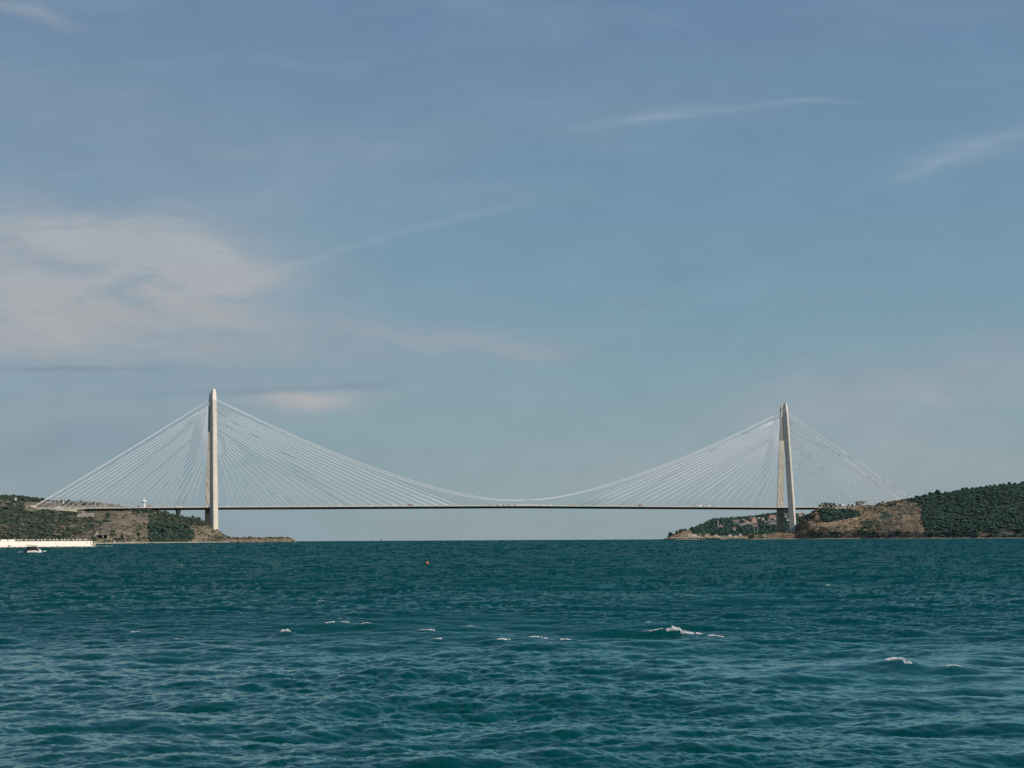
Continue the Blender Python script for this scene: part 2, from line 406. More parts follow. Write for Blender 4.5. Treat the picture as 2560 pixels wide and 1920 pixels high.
# ------------------------------------------------------------------ terrain
LANDS = []
class Land:
    def __init__(L, name, pxs, prof, mat, mask, dirt=None, rows=110, noise=(5.0, 3.0), foot=None):
        """prof(px) -> list of (D, kind, val): kind 'y' picture height, 'z' metres above the sea"""
        L.name = name; L.px = np.asarray(pxs, float); nC = len(pxs)
        Ds = np.zeros((nC, rows)); Zs = np.zeros((nC, rows))
        for i, px in enumerate(L.px):
            P = prof(px); D = np.array([p[0] for p in P], float)
            z = []
            for (d, k, v) in P:
                if k == 'y': z.append(at(px, v, d)[2])
                else: z.append(v + sea0(0, d))
            w = np.interp(np.linspace(0, 1, rows), np.linspace(0, 1, len(D)), D)
            Ds[i] = w; Zs[i] = np.interp(w, D, z)
            Zs[i] += 0
        X = (L.px[:, None] - 1280) / F * Ds; Y = Ds
        relief = (fbm(X / 90 + 40, Y / 170 + 40, 5) - 0.5)
        fine_ = (fbm(X / 14 + 9, Y / 30 + 3, 4) - 0.5)
        hgt = np.clip((Zs - sea0(X, Y)) / 14.0, 0, 1)
        Zs = Zs + (relief * noise[0] * 2 + fine_ * noise[1] * 2) * hgt
        if foot is not None: Zs = foot(X, Y, Zs)
        L.X, L.Y, L.Z = X, Y, Zs
        L.ppx, L.ppy = proj(X, Y, Zs)
        L.cov = mask(L.ppx, L.ppy, X, Y)
        L.dirt = dirt(L.ppx, L.ppy) if dirt else np.zeros_like(X)
        idx = np.arange(nC * rows).reshape(nC, rows)
        Fq = np.stack([idx[:-1, :-1], idx[1:, :-1], idx[1:, 1:], idx[:-1, 1:]], -1).reshape(-1, 4)
        V = np.stack([X, Y, Zs], -1).reshape(-1, 3)
        L.obj = mesh_np(name, V, Fq, mat, smooth=True, attrs={'cover': L.cov.ravel(), 'dirt': L.dirt.ravel()})
        tag(L.obj, kind='structure')
        LANDS.append(L)
    def col_at(L, px):
        i = np.clip(np.interp(px, L.px, np.arange(len(L.px))), 0, len(L.px) - 1.001)
        i0 = int(i); f = i - i0
        return [A[i0] * (1 - f) + A[i0 + 1] * f for A in (L.X, L.Y, L.Z, L.ppy)]
    def locate(L, px, py, back=False):
        """point of the ground seen at (px,py)"""
        X, Y, Z, q = L.col_at(px)
        k = np.nonzero(q <= py)[0]
        j = int(k[0]) if len(k) else int(np.argmin(q))
        return np.array([X[j], Y[j], Z[j]])
    def ground(L, px, D):
        X, Y, Z, q = L.col_at(px)
        return np.array([(px - 1280) / F * D, D, np.interp(D, Y, Z)])

lerp = lambda x, xs, ys: float(np.interp(x, xs, ys))
def prof_left(px):
    D0 = lerp(px, [-400, 0, 240, 300, 400, 500, 580, 640, 735, 742], [2150, 2300, 2600, 2700, 3050, 3350, 3480, 3540, 3640, 3660])
    # front crest: deck-level bench
    y1 = lerp(px, [-400, 0, 50, 90, 120, 190, 240, 300, 378, 400, 420, 440, 460, 480, 500, 510, 522, 530, 548, 556, 566, 576, 600, 720, 729, 736, 742],
              [1215, 1250, 1263, 1270, 1277, 1282, 1280, 1278, 1278, 1280, 1285, 1291, 1295, 1296, 1301, 1306, 1315, 1322, 1328, 1336, 1340, 1344.5, 1344.5, 1344.5, 1348, 1352, 1355])
    D1 = brD(max(px, 60)) - (55 if px < 380 else 40 if px < 520 else 18)
    D1 = max(D1, D0 + 60)
    zsh = D0 - 3
    P = [(D0 - 40, 'z', -4), (D0, 'z', 0.3), (D0 + 12, 'z', 2.5)]
    yb = 1349.0 + (1280 - px) * RO
    for f, g in ((0.10, 0.22), (0.30, 0.42), (0.60, 0.70), (0.85, 0.93)):
        P.append((D0 + 12 + (D1 - D0 - 12) * f, 'y', yb + (y1 - yb) * g))
    P.append((D1, 'y', y1))
    zc = at(px, y1, D1)[2]
    if px < 400:
        y2 = lerp(px, [-400, 0, 60, 115, 150, 200, 240, 280, 330, 380, 400], [1222, 1240, 1243, 1249, 1253, 1254, 1256, 1261, 1269, 1279, 1284])
        P += [(D1 + 130, 'z', zc - 1.0 + 3), (D1 + 420, 'y', (y1 + y2 * 2) / 3), (D1 + 800, 'y', y2), (D1 + 1700, 'z', 20), (D1 + 2000, 'z', -4)]
    else:
        sag = min(1, (px - 400) / 120)
        P += [(D1 + 60, 'z', max(zc - 3, 1) + 1), (D1 + 140, 'z', max(zc * (1 - .4 * sag), 1.0)), (D1 + 230, 'z', max(zc * (0.8 - .6 * sag), 0.5)), (D1 + 420, 'z', max(3 - 5 * sag, -4)), (D1 + 500, 'z', -4)]
    return P
def poly_in(px, py, poly):
    inside = np.zeros(np.shape(px), bool); n = len(poly)
    for i in range(n):
        x1, y1 = poly[i]; x2, y2 = poly[(i + 1) % n]
        c = ((y1 > py) != (y2 > py)) & (px < (x2 - x1) * (py - y1) / (y2 - y1 + 1e-9) + x1)
        inside ^= c
    return inside
GROVE = [(370, 1318), (385, 1309), (420, 1306), (450, 1312), (480, 1325), (486, 1345), (470, 1356), (372, 1356)]
def mask_left(px, py, X, Y):
    n = fbm(px / 9, py / 5, 4); n2 = fbm(px / 30 + 9, py / 14 + 2, 3)
    m = np.where(px < 130, 0.66, np.interp(px, [130, 240, 300, 370], [0.60, 0.42, 0.30, 0.28]))
    m = np.where((py < 1302) & (px > 235) & (px < 372), 0.16, m)
    m = np.where((py < 1290) & (px > 330) & (px < 480), 0.5, m)
    m = np.where((px > 372) & (px < 520) & (py < 1325), 0.66, m)
    m = np.where((px >= 470), np.interp(px, [470, 500, 520, 740], [0.5, 0.3, 0.18, 0.10]), m)
    m = np.where((px > 430) & (px < 522) & (py < 1314), 0.72, m)
    m = np.where(poly_in(px, py, GROVE), 1.2, m)
    m = np.where((py < 1262) & (px < 400) & (py < 1248 + px * 0.05), 0.85, m)
    m = np.where((py < 1276) & (py > 1255) & (px > 60) & (px < 330), 0.25, m)
    return np.clip(m + (n - 0.5) * 0.7 + (n2 - 0.5) * 0.8, 0, 1.3)
left = Land('hillside', np.arange(-400, 743, 1.5), prof_left, M_gl, mask_left, rows=120, noise=(5.0, 2.6))

def prof_right(px):
    D0 = lerp(px, [1868, 1880, 1990, 2050, 2150, 2300, 2560, 3000], [4175, 4160, 4120, 4060, 3980, 3760, 3450, 3100])
    y1 = lerp(px, [1866, 1872, 1885, 1900, 1940, 1972, 1984, 1992, 2004, 2015, 2026, 2037, 2060, 2100, 2140, 2170, 2212, 2240, 2280, 2300, 2320, 2345, 2380, 2440, 2480, 2520, 2560, 3000],
              [1348, 1344, 1340, 1338, 1333, 1331, 1329, 1312, 1296, 1287, 1280, 1274, 1270, 1272, 1269, 1264, 1256, 1252, 1247, 1244, 1241, 1237, 1231, 1222, 1216, 1211, 1209, 1150])
    s = s_of_px(px)
    D1 = brD(min(px, 2160)) - lerp(px, [1866, 1980, 1995, 2030, 2160, 2250, 3000], [8, 8, 30, 46, 60, 60, 60])
    P = [(D0 - 40, 'z', -4), (D0, 'z', 0.3), (D0 + 10, 'z', 2.5)]
    yb = 1341.5 + (1280 - px) * RO
    y1b = min(y1, yb - 1)
    for f, g in ((0.07, 0.10), (0.28, 0.32), (0.62, 0.67), (0.87, 0.92)):
        P.append((D0 + 10 + (D1 - D0 - 10) * f, 'y', yb + (y1b - yb) * g))
    P.append((D1, 'y', y1))
    zc = at(px, y1, D1)[2] - sea0(0, D1)
    if px < 1986:
        P += [(D1 + 70, 'z', zc + 1.0), (D1 + 110, 'z', zc * 0.8), (D1 + 150, 'z', 3), (D1 + 200, 'z', -4)]
    else:
        yb2 = lerp(px, [1986, 2037, 2050, 2100, 2150, 2200, 2212], [1340, 1276, 1266, 1264, 1264, 1259, 1257])
        if px < 2212:
            z2 = max(at(px, yb2, D1 + 200)[2] - sea0(0, D1 + 200), 2)
            P += [(D1 + 100, 'z', zc - 1 if px > 2030 else zc * 0.85), (D1 + 200, 'z', z2), (D1 + 420, 'z', z2 * 0.8), (D1 + 560, 'z', -4)]
        else:
            P += [(D1 + 100, 'z', zc + 1), (D1 + 200, 'z', zc - 2), (D1 + 600, 'z', zc * 0.6), (D1 + 1100, 'z', -4)]
    return P
PATCH = [(2046, 1276), (2060, 1272), (2120, 1274), (2149, 1277), (2149, 1290), (2110, 1298), (2075, 1306), (2058, 1304), (2050, 1290)]
def mask_right(px, py, X, Y):
    n = fbm(px / 9 + 3, py / 5, 4); n2 = fbm(px / 30 + 2, py / 14 + 7, 3)
    m = np.full(px.shape, 0.22)
    m = np.where((px > 1990) & (px < 2150) & (py > 1316), 0.40, m)
    m = np.where((px > 2150) & (px < 2262) & (py > 1302), 0.52, m)
    m = np.where((px > 2185) & (px < 2300) & (py < 1276), 0.50, m)
    m = np.where((px > 2200) & (px < 2300) & (py > 1276) & (py < 1300), 0.42, m)
    edge = np.interp(py, [1240, 1256, 1268, 1280, 1300, 1320, 1335, 1345], [2292, 2290, 2304, 2303, 2304, 2311, 2313, 2322])
    w_ = np.clip((px - edge + 7) / 15, 0, 1); m = m * (1 - w_) + 1.15 * w_
    m = np.where((px < edge) & (px > 2255) & (py > 1285), 0.14, m)
    m = np.where(poly_in(px, py, PATCH), 1.3, m)
    m = np.where((px < 2037) & (px > 1985) & (py < 1325), 0.45, m)
    m = np.where((px > 2320) & (py > 1325), 0.62, m)
    return np.clip(m + (n - 0.5) * 0.6 + (n2 - 0.5) * 0.6, 0, 1.3)
def seg_d(px, py, pts):
    d = np.full(np.shape(px), 1e9)
    for (x1, y1), (x2, y2) in zip(pts[:-1], pts[1:]):
        t = np.clip(((px - x1) * (x2 - x1) + (py - y1) * (y2 - y1)) / ((x2 - x1) ** 2 + (y2 - y1) ** 2), 0, 1)
        d = np.minimum(d, np.hypot(px - x1 - t * (x2 - x1), py - y1 - t * (y2 - y1)))
    return d
def dirt_right(px, py):
    w = fbm(px / 12, py / 6) * 2.4
    a = np.clip(2.6 + w - seg_d(px, py, [(2010, 1301), (2040, 1308), (2075, 1310), (2110, 1303), (2150, 1295)]), 0, 1)
    b = np.clip(1.4 + w - seg_d(px, py, [(2022, 1312), (2060, 1315), (2110, 1310), (2160, 1300)]), 0, 1)
    c = np.clip(0.6 - seg_d(px, py, [(2120, 1270), (2190, 1265), (2226, 1262)]), 0, 1)
    d = np.clip(1.6 + w - seg_d(px, py, [(2030, 1343), (1990, 1341), (1900, 1343)]), 0, 1)
    return np.clip(np.maximum.reduce([a * 0.8, b * 0.6, c * 0.7, d * 0.4]), 0, 1)
right = Land('headland', np.concatenate([np.arange(1866, 2580, 1.2), np.arange(2580, 3000, 4)]), prof_right, M_gr, mask_right, dirt_right, rows=120, noise=(4.0, 2.4))

def prof_vill(px):
    D0 = lerp(px, [1652, 1700, 1800, 1900, 2100], [4480, 4450, 4430, 4440, 4450])
    y1 = lerp(px, [1651, 1656, 1666, 1670, 1682, 1695, 1720, 1737, 1750, 1762, 1776, 1790, 1830, 1870, 1895, 1908, 1930, 1960, 2000, 2030, 2070],
              [1349, 1346.5, 1343, 1338, 1334, 1328, 1326, 1322, 1314, 1308, 1302, 1299, 1297, 1294, 1292, 1289, 1286, 1286, 1288, 1296, 1310])
    dp = lerp(px, [1652, 1700, 1740, 1780, 2070], [60, 140, 260, 700, 900])
    yq = 1343.0 - (px - 1650) * RO + 1.0
    y1 = min(y1, 1351)
    zt = at(px, y1, D0 + dp)[2] - sea0(0, D0 + dp)
    fl = min(1, max(0, (px - 1665) / 25))
    return [(D0 - 40, 'z', -4), (D0, 'z', 0.2), (D0 + 8, 'z', 3.2 * fl + 0.3), (D0 + 40, 'z', 4.5 * fl + .4)] + \
           [(D0 + 40 + (dp - 40) * f, 'z', 5 * fl + (zt - 5 * fl) * g) for f, g in ((0.12, 0.14), (0.35, 0.42), (0.7, 0.78))] + \
           [(D0 + dp, 'z', zt), (D0 + dp + 60, 'z', zt - 2), (D0 + dp + 700, 'z', max(zt * 0.3, 0) - 3), (D0 + dp + 900, 'z', -4)]
def mask_vill(px, py, X, Y):
    n = fbm(px / 7 + 3, py / 4, 4)
    m = np.full(px.shape, 0.98)
    m = np.where((px > 1678) & (px < 1735) & (py > 1325), 0.25, m)
    m = np.where(py > 1339, 0.05, m)
    return np.clip(m + (n - 0.5) * 0.7, 0, 1.3)
vill = Land('village_hill', np.arange(1651, 2070, 1.2), prof_vill, M_gr, mask_vill, rows=90, noise=(3.0, 1.2))

# ------------------------------------------------------------------ vegetation
def ico():
    p = (1 + 5 ** .5) / 2
    V = np.array([(-1, p, 0), (1, p, 0), (-1, -p, 0), (1, -p, 0), (0, -1, p), (0, 1, p), (0, -1, -p), (0, 1, -p), (p, 0, -1), (p, 0, 1), (-p, 0, -1), (-p, 0, 1)], float)
    V /= np.linalg.norm(V[0])
    Fc = np.array([(0, 11, 5), (0, 5, 1), (0, 1, 7), (0, 7, 10), (0, 10, 11), (1, 5, 9), (5, 11, 4), (11, 10, 2), (10, 7, 6), (7, 1, 8), (3, 9, 4), (3, 4, 2), (3, 2, 6), (3, 6, 8), (3, 8, 9), (4, 9, 5), (2, 4, 11), (6, 2, 10), (8, 6, 7), (9, 8, 1)])
    return V, Fc
IV, IF = ico()
def clump_mesh(n, seed, flat=0.8, cl=0.34, cone=False):
    """cloud of n lumpy clumps filling a unit crown; base at z=0, top about z=1, radius about 0.5"""
    g = np.random.default_rng(seed); Vs = []; Fs = []; Ts = []
    for i in range(n):
        th = g.random() * 6.283; z = g.random() ** 0.8
        if cone: rr = 0.42 * (1 - z) ** 0.8 * (0.5 + 0.5 * g.random()); rad = cl * (0.35 + 0.65 * (1 - z))
        else:
            rr = 0.42 * math.sqrt(max(0.05, 1 - (2 * z - 0.9) ** 2)) * (0.35 + 0.65 * g.random()); rad = cl * (0.7 + 0.5 * g.random())
        c = np.array([rr * math.cos(th), rr * math.sin(th), 0.16 + z * 0.66])
        V = IV * (1 + 0.45 * (g.random((12, 1)) - 0.5)) * rad * 0.5 * np.array([1, 1, flat]) * (0.8 + 0.4 * g.random(3)) + c
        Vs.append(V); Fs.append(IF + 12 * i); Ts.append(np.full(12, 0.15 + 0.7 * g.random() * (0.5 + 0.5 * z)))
    return np.concatenate(Vs), np.concatenate(Fs), np.concatenate(Ts)
SH = [clump_mesh(9, s, 0.85, 0.50) for s in range(8)]
HOUSES = []
def scatter(name, land, n, mat, dens, size, pxr, kindlabel, seed, squash=0.8):
    """a continuous cover of scrub / woodland: one object"""
    g = np.random.default_rng(seed)
    nC, nR = land.X.shape
    i = g.random(n) * (nC - 1.01); j = g.random(n) * (nR - 1.01)
    i0 = i.astype(int); j0 = j.astype(int); fi = i - i0; fj = j - j0
    S = lambda A: A[i0, j0] * (1 - fi) * (1 - fj) + A[i0 + 1, j0] * fi * (1 - fj) + A[i0, j0 + 1] * (1 - fi) * fj + A[i0 + 1, j0 + 1] * fi * fj
    X, Y, Z, px, py, cov = [S(A) for A in (land.X, land.Y, land.Z, land.ppx, land.ppy, land.cov)]
    keep = (g.random(n) < dens(px, py, cov)) & (px > pxr[0]) & (px < pxr[1]) & (Z - sea0(X, Y) > 3)
    # keep clear of the road corridor of the bridge
    rel = np.stack([X, Y], 1) - TL; sv = rel @ nv; ss = rel @ ax
    keep &= ~((np.abs(sv) < 42) & (ss < 40) & (ss > -900)) & ~((np.abs(sv) < 36) & (ss > SPAN + 10) & (ss < SPAN + 460))
    for hx, hy in HOUSES:
        keep &= ~((np.abs(X - hx) < 9) & (Y < hy + 12) & (Y > hy - 34))
    X, Y, Z = X[keep], Y[keep], Z[keep]
    Vs = []; Fs = []; Ts = []; o = 0
    for k in range(len(X)):
        V, Fc, T = SH[g.integers(8)]
        s = size[0] + (size[1] - size[0]) * g.random() ** 2; h = s * squash * (0.7 + 0.6 * g.random()); a = g.random() * 6.28
        ca, sa = math.cos(a), math.sin(a)
        W = np.stack([(V[:, 0] * ca - V[:, 1] * sa) * s + X[k], (V[:, 0] * sa + V[:, 1] * ca) * s + Y[k], V[:, 2] * h + Z[k] - 0.2 * h], 1)
        Vs.append(W); Fs.append(Fc + o); o += len(V); Ts.append(np.clip(T * 0.6 + 0.4 * g.random(), 0, 1))
    ob = mesh_np(name, np.concatenate(Vs), np.concatenate(Fs), mat, smooth=False, attrs={'tint': np.concatenate(Ts)})
    tag(ob, kindlabel[0], kindlabel[1], kind='stuff')
    return ob
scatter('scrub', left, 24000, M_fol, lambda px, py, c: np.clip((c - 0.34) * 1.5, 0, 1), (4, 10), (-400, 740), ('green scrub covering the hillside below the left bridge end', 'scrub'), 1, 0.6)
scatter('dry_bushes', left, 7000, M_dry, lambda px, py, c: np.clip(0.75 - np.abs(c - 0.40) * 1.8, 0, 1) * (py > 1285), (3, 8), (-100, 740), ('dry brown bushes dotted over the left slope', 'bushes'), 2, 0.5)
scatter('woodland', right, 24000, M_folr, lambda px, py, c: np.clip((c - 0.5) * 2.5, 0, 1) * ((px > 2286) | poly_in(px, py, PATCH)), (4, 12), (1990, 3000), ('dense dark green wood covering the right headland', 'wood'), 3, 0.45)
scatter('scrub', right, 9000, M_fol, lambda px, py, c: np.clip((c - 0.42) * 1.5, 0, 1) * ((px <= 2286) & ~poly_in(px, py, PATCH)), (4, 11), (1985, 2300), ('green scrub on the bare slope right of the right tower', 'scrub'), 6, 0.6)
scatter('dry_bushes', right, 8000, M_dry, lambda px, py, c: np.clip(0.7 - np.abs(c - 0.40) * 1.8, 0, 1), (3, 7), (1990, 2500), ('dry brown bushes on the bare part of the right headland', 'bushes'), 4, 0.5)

TREEV = {}
def tree_mesh(kind, k):
    key = (kind, k)
    if key not in TREEV:
        if kind == 'round': V, Fc, T = clump_mesh(60, 50 + k, 0.85, 0.26)
        elif kind == 'flat':
            V, Fc, T = clump_mesh(60, 70 + k, 0.6, 0.26); V = V * np.array([1.25, 1.25, 0.62]) + np.array([0, 0, 0.36])
        else: V, Fc, T = clump_mesh(60, 90 + k, 0.9, 0.22, cone=True)
        cr = mesh_np('crown', V, Fc, M_folr, attrs={'tint': T}); me = cr.data
        bpy.data.objects.remove(cr)
        b = MB(); b.tube([(0, 0, -0.1), (0.01, 0.0, 0.2), (0.0, 0.01, 0.62)], [0.035, 0.027, 0.012], 7)
        for q in range(4):
            a = q * 1.6 + k; b.tube([(0, 0, 0.25 + 0.06 * q), (0.13 * math.cos(a), 0.13 * math.sin(a), 0.42 + 0.06 * q)], [0.014, 0.006], 5)
        tr = b.build('trunk', M_trunk); mt = tr.data; bpy.data.objects.remove(tr)
        TREEV[key] = (me, mt)
    return TREEV[key]
def tree(p, h, kind, label, group=None, wide=1.0, name='tree'):
    me, mt = tree_mesh(kind, random.randrange(4))
    r = empty(name, p, random.random() * 6.28)
    for nm, d in (('crown', me), ('trunk', mt)):
        o = bpy.data.objects.new(nm, d); col.objects.link(o); o.parent = r
        o.scale = (h * wide, h * wide, h)
    tag(r, label, 'tree', group)
    return r
def row_trees(land, pts, kind, labeler, group, wide=1.0, sink=0.0, name='tree', D=None):
    for i, (px, py, hpx) in enumerate(pts):
        p = land.locate(px, py) if D is None else land.ground(px, D)
        h = hpx * p[1] / F
        tree(p - np.array([0, 0, sink * h]), h, kind, labeler(i, len(pts)), group, wide, name)
# skyline pines on the right headland
sky_r = [(2291, 1244, 9), (2301, 1242, 10), (2307, 1241, 9), (2313, 1240, 9), (2325, 1240, 12), (2332, 1238, 14), (2341, 1237, 14), (2349, 1237, 12), (2359, 1236, 7), (2366, 1234, 7),
         (2374, 1232, 8), (2383, 1231, 8), (2394, 1229, 8), (2405, 1227, 8), (2416, 1225, 9), (2427, 1224, 8), (2438, 1222, 8), (2449, 1220, 9), (2461, 1219, 8), (2473, 1217, 8), (2484, 1216, 9), (2496, 1214, 8), (2508, 1212, 8), (2520, 1211, 8), (2532, 1210, 9), (2544, 1209, 8), (2555, 1208, 9)]
sky_r = [(x + random.uniform(-3.5, 3.5), y, h * random.uniform(0.55, 1.25)) for x, y, h in sky_r]
row_trees(right, sky_r, 'round', lambda i, n: 'dark skyline pine on the right headland, %s from the left' % ORD[i], 'pines along the skyline of the right headland', 1.15, 0.0, 'pine_tree', None)
mid_r = [(2031, 1335, 14), (2038, 1341, 12), (2047, 1326, 15), (2018, 1338, 13), (2088, 1343, 9), (2166, 1340, 13), (2178, 1342, 12)]
row_trees(right, mid_r, 'cone', lambda i, n: 'dark conifer low on the right shore, %s outward from the tower' % ORD[i], 'conifers by the shore right of the tower', 0.7, 0.02, 'conifer_tree')
beh = [(2046, 1268, 8), (2053, 1266, 11), (2060, 1265, 11), (2067, 1265, 10), (2073, 1265, 10), (2081, 1265, 9), (2097, 1265, 6), (2118, 1265, 6), (2127, 1265, 5)]
for i, (px, py, hp) in enumerate(beh):
    D = brD(px) + 90; p = right.ground(px, D)
    h = (p[2] - at(px, py - hp, D)[2]) * -1
    tree(p, max(h, 5), 'round', 'dark tree behind the right end cables, %s from the deck end' % ORD[i], 'trees behind the right end cables', 0.9)
for i, (px, dd) in enumerate([(2188, 5), (2195, 5), (2203, 7)]):
    p = right.locate(px, lerp(px, [2180, 2212], [1262, 1256])); tree(p - np.array([0, 0, 1]), dd, 'flat', ('small flat-topped tree on the bare right crest, %s of three' % ['leftmost', 'middle one', 'rightmost'][i]), 'three small trees on the right crest', 1.1)
g_ = np.random.default_rng(11)
gp = []
while len(gp) < 30:
    x, y = g_.uniform(374, 484), g_.uniform(1318, 1352)
    if poly_in(np.array([x]), np.array([y]), GROVE)[0] and all(abs(x - a) / 9 + abs(y - b) / 6 > 0.9 for a, b, _ in gp): gp.append((x, y, g_.uniform(13, 17)))
gp.sort(key=lambda q: q[0])
row_trees(left, gp, 'round', lambda i, n: 'broadleaf tree of the dark shore grove, %s from its left edge' % ORD[i], 'trees of the dark grove by the shore', 1.15, 0.1)
sky_l = [(52, 1262, 8), (60, 1261, 9), (86, 1262, 8), (92, 1261, 9), (160, 1258, 8), (168, 1258, 9), (178, 1259, 9), (188, 1260, 8), (206, 1262, 10), (212, 1262, 12), (222, 1263, 8), (343, 1268, 5), (355, 1269, 5)]
for i, (px, py, hp) in enumerate(sky_l):
    D = brD(max(px, 60)) + 380; p = left.ground(px, D); h = hp * D / F * 0.9
    tree(p, h, 'round', 'dark tree on the plateau behind the left end of the bridge, %s from the left' % ORD[i], 'trees on the left plateau', 1.1)
for i, (px, py, hp) in enumerate([(446, 1291, 6), (458, 1294, 6), (483, 1296, 7), (494, 1300, 5)]):
    p = left.locate(px, py + 1.5); tree(p, hp * p[1] / F, 'round', 'small tree on the ridge left of the left tower, %s from the slim deck pier' % ORD[i], 'trees on the ridge by the left tower', 1.1)
for i, (px, py, hp) in enumerate([(348, 1342, 12), (240, 1352, 6), (300, 1353, 9), (306, 1352, 7), (234, 1349, 9)]):
    p = left.locate(px, py); tree(p, hp * p[1] / F, 'round', ['dark round bush-like tree alone on the brown lower slope', 'small tree in front of the canopy building', 'dark tree at the waterline right of the white kiosk', 'smaller tree beside the waterline right of the white kiosk', 'dark tree at the left of the canopy building'][i], None, 1.1)
pt = [(1668, 1343, 6), (1675, 1340, 9), (1690, 1335, 9), (1698, 1331, 10), (1703, 1329, 8), (1710, 1328, 8), (1723, 1327, 9), (1731, 1328, 8)]
row_trees(vill, pt, 'round', lambda i, n: 'dark tree on the low point below the village, %s from the tip' % ORD[i], 'trees on the low rocky point', 1.0, 0.05)
vt = [(1745, 1333, 10), (1765, 1330, 10), (1776, 1335, 10), (1798, 1327, 9), (1812, 1330, 9), (1826, 1333, 10), (1840, 1328, 9), (1852, 1334, 11), (1866, 1330, 10), (1876, 1335, 10), (1900, 1328, 10), (1910, 1331, 10), (1922, 1333, 10), (1932, 1329, 9), (1868, 1318, 8), (1905, 1308, 8), (1815, 1318, 8)]
row_trees(vill, vt, 'round', lambda i, n: 'dark tree on the slope above the harbour, %s on the way inland' % ORD[i], 'trees above the harbour', 1.1, 0.05)

# ------------------------------------------------------------------ the bridge
bridge = empty('cable_bridge', bpt(SPAN / 2, 0, 0))
tag(bridge, 'long white cable bridge with two pale concrete towers spanning the strait', 'bridge')
b0 = np.array(bridge.location)
def bb(mb, name, mat, parent=None, smooth=False):
    V = np.concatenate(mb.v); off = b0 if parent is None else b0
    V = V - off
    return mesh_np(name, V, [np.array(mb.f[k]) for k in (3, 4) if mb.f[k]], mat, parent or bridge, smooth)
def sweep(mb, s0, s1, step, ring):
    rings = []
    for s in np.arange(s0, s1 + 0.1, step):
        z = float(deck_z(s)); rings.append(np.array([bpt(s, v, z + dz_) for v, dz_ in ring]))
    mb.loft(rings)
S_L, S_R = -300.0, s_of_px(2046.0)
def end_z(px, D): return at(px, lerp(px, [1987, 2037, 2060, 2100, 2130, 2160, 2210, 2280], [1265, 1267, 1269.5, 1271, 1268, 1262, 1257, 1247]), D)[2]
mb = MB(); sweep(mb, S_L + 30, S_R, 12, [(27, 0), (29.4, -1.3), (20, -5.5), (-20, -5.5), (-29.4, -1.3), (-27, 0)])
deck = bb(mb, 'deck', M_deck)
mb = MB(); sweep(mb, S_L - 10, S_R, 12, [(25.5, 0.012), (25.5, 0.05), (-25.5, 0.05), (-25.5, 0.012)])
bb(mb, 'road_surface', M_asph, deck)
for sg in (1, -1):
    mb = MB()
    sweep(mb, S_L - 70, S_R, 12, [(sg * 29.46, -1.0), (sg * 29.5, 0.3), (sg * 29.1, 0.3), (sg * 29.1, -1.0)][::sg])
    for k in range(3): sweep(mb, S_L - 70, S_R, 12, [(sg * 29.4, 0.9 + 0.6 * k), (sg * 29.4, 1.02 + 0.6 * k), (sg * 29.2, 1.02 + 0.6 * k), (sg * 29.2, 0.9 + 0.6 * k)][::sg])
    for s in np.arange(S_L - 70, S_R, 8.0):
        p = bpt(s, sg * 29.3, float(deck_z(s)) + 1.2); mb.box(p, (0.5, 0.5, 2.2), math.atan2(ax[1], ax[0]))
    bb(mb, 'barrier', M_rail, deck)
WB, WT = 71.0, 9.6
def wsep(z, z0, z1): return WB + (WT - WB) * (z - 12) / (332 - 12)
def tower(s, ground_near, ground_far, ztop, mir):
    tw = empty('tower', (0, 0, 0)); tw.parent = bridge
    tw.location = tuple(bpt(s, 0, 0) - b0)
    t0 = bpt(s, 0, 0)
    def put(mb_, name, mat, parent, smooth=False):
        V = np.concatenate(mb_.v) - t0
        return mesh_np(name, V, [np.array(mb_.f[k]) for k in (3, 4) if mb_.f[k]], mat, parent, smooth)
    for sg, zg in ((1, ground_near), (-1, ground_far)):
        mb = MB(); rings = []
        def ring(z, w, d, e, l=-0.5, r=0.5, dd=1.0):
            c = sg * wsep(z, 0, ztop) / 2
            pts = [(l * w, -1.6), (l * w, 0.9 * dd), (e * w - 0.9, d * dd), (e * w + 0.9, d * dd), (r * w, 0.9 * dd), (r * w, -1.6)]
            a = np.array([bpt(s + u, c + sg * v, z) for u, v in pts])
            return a if sg > 0 else a[::-1]
        for z in list(np.linspace(zg - 6, ztop - 24, 14)):
            f = (z - 0) / ztop; rings.append(ring(z, 18.6 - 4.6 * f, 8.2 - 1.6 * f, -0.12 * mir))
        w = 14.0
        mb.loft(rings); leg = put(mb, 'leg', M_conc, tw)
        mb = MB(); rings = [ring(ztop - 23.99, 14.3, 6.9, -0.12 * mir), ring(ztop - 17, w, 6.4, -0.12 * mir)]
        rings.append(ring(ztop - 12, w, 6.2, -0.12 * mir, -0.46, 0.49))
        rings.append(ring(ztop - 0.4, w, 5.4, -0.03 * mir, -0.17, 0.36))
        rings.append(ring(ztop, w, 5.0, -0.02, -0.12, 0.30))
        mb.loft(rings); put(mb, 'crown', M_crown, leg)
        # dark steel anchorage face on the inside of the leg
        mb = MB(); rs = []
        for z in np.linspace(243, 300, 5):
            c = sg * wsep(z, 0, ztop) / 2; w = 13.6
            rs.append(np.array([bpt(s + u, c + sg * v, z) for u, v in [(-0.49 * w, -2.3), (-0.49 * w, -1.62), (0.49 * w, -1.62), (0.49 * w, -2.3)]][::sg]))
        mb.loft(rs); put(mb, 'anchorage_panel', M_dsteel, leg)
    # cross beam just under the deck
    zd = float(deck_z(s)) - 6.2
    mb = MB(); c = wsep(zd - 4, 0, ztop) / 2 - 0.5
    mb.box(bpt(s, 0, zd - 4), (12, 2 * c, 8), math.atan2(ax[1], ax[0])); put(mb, 'cross_beam', M_conc, tw)
    return tw
ZTL, ZTR = at(531, 973, 3773)[2], at(1961, 1009, 4254)[2]
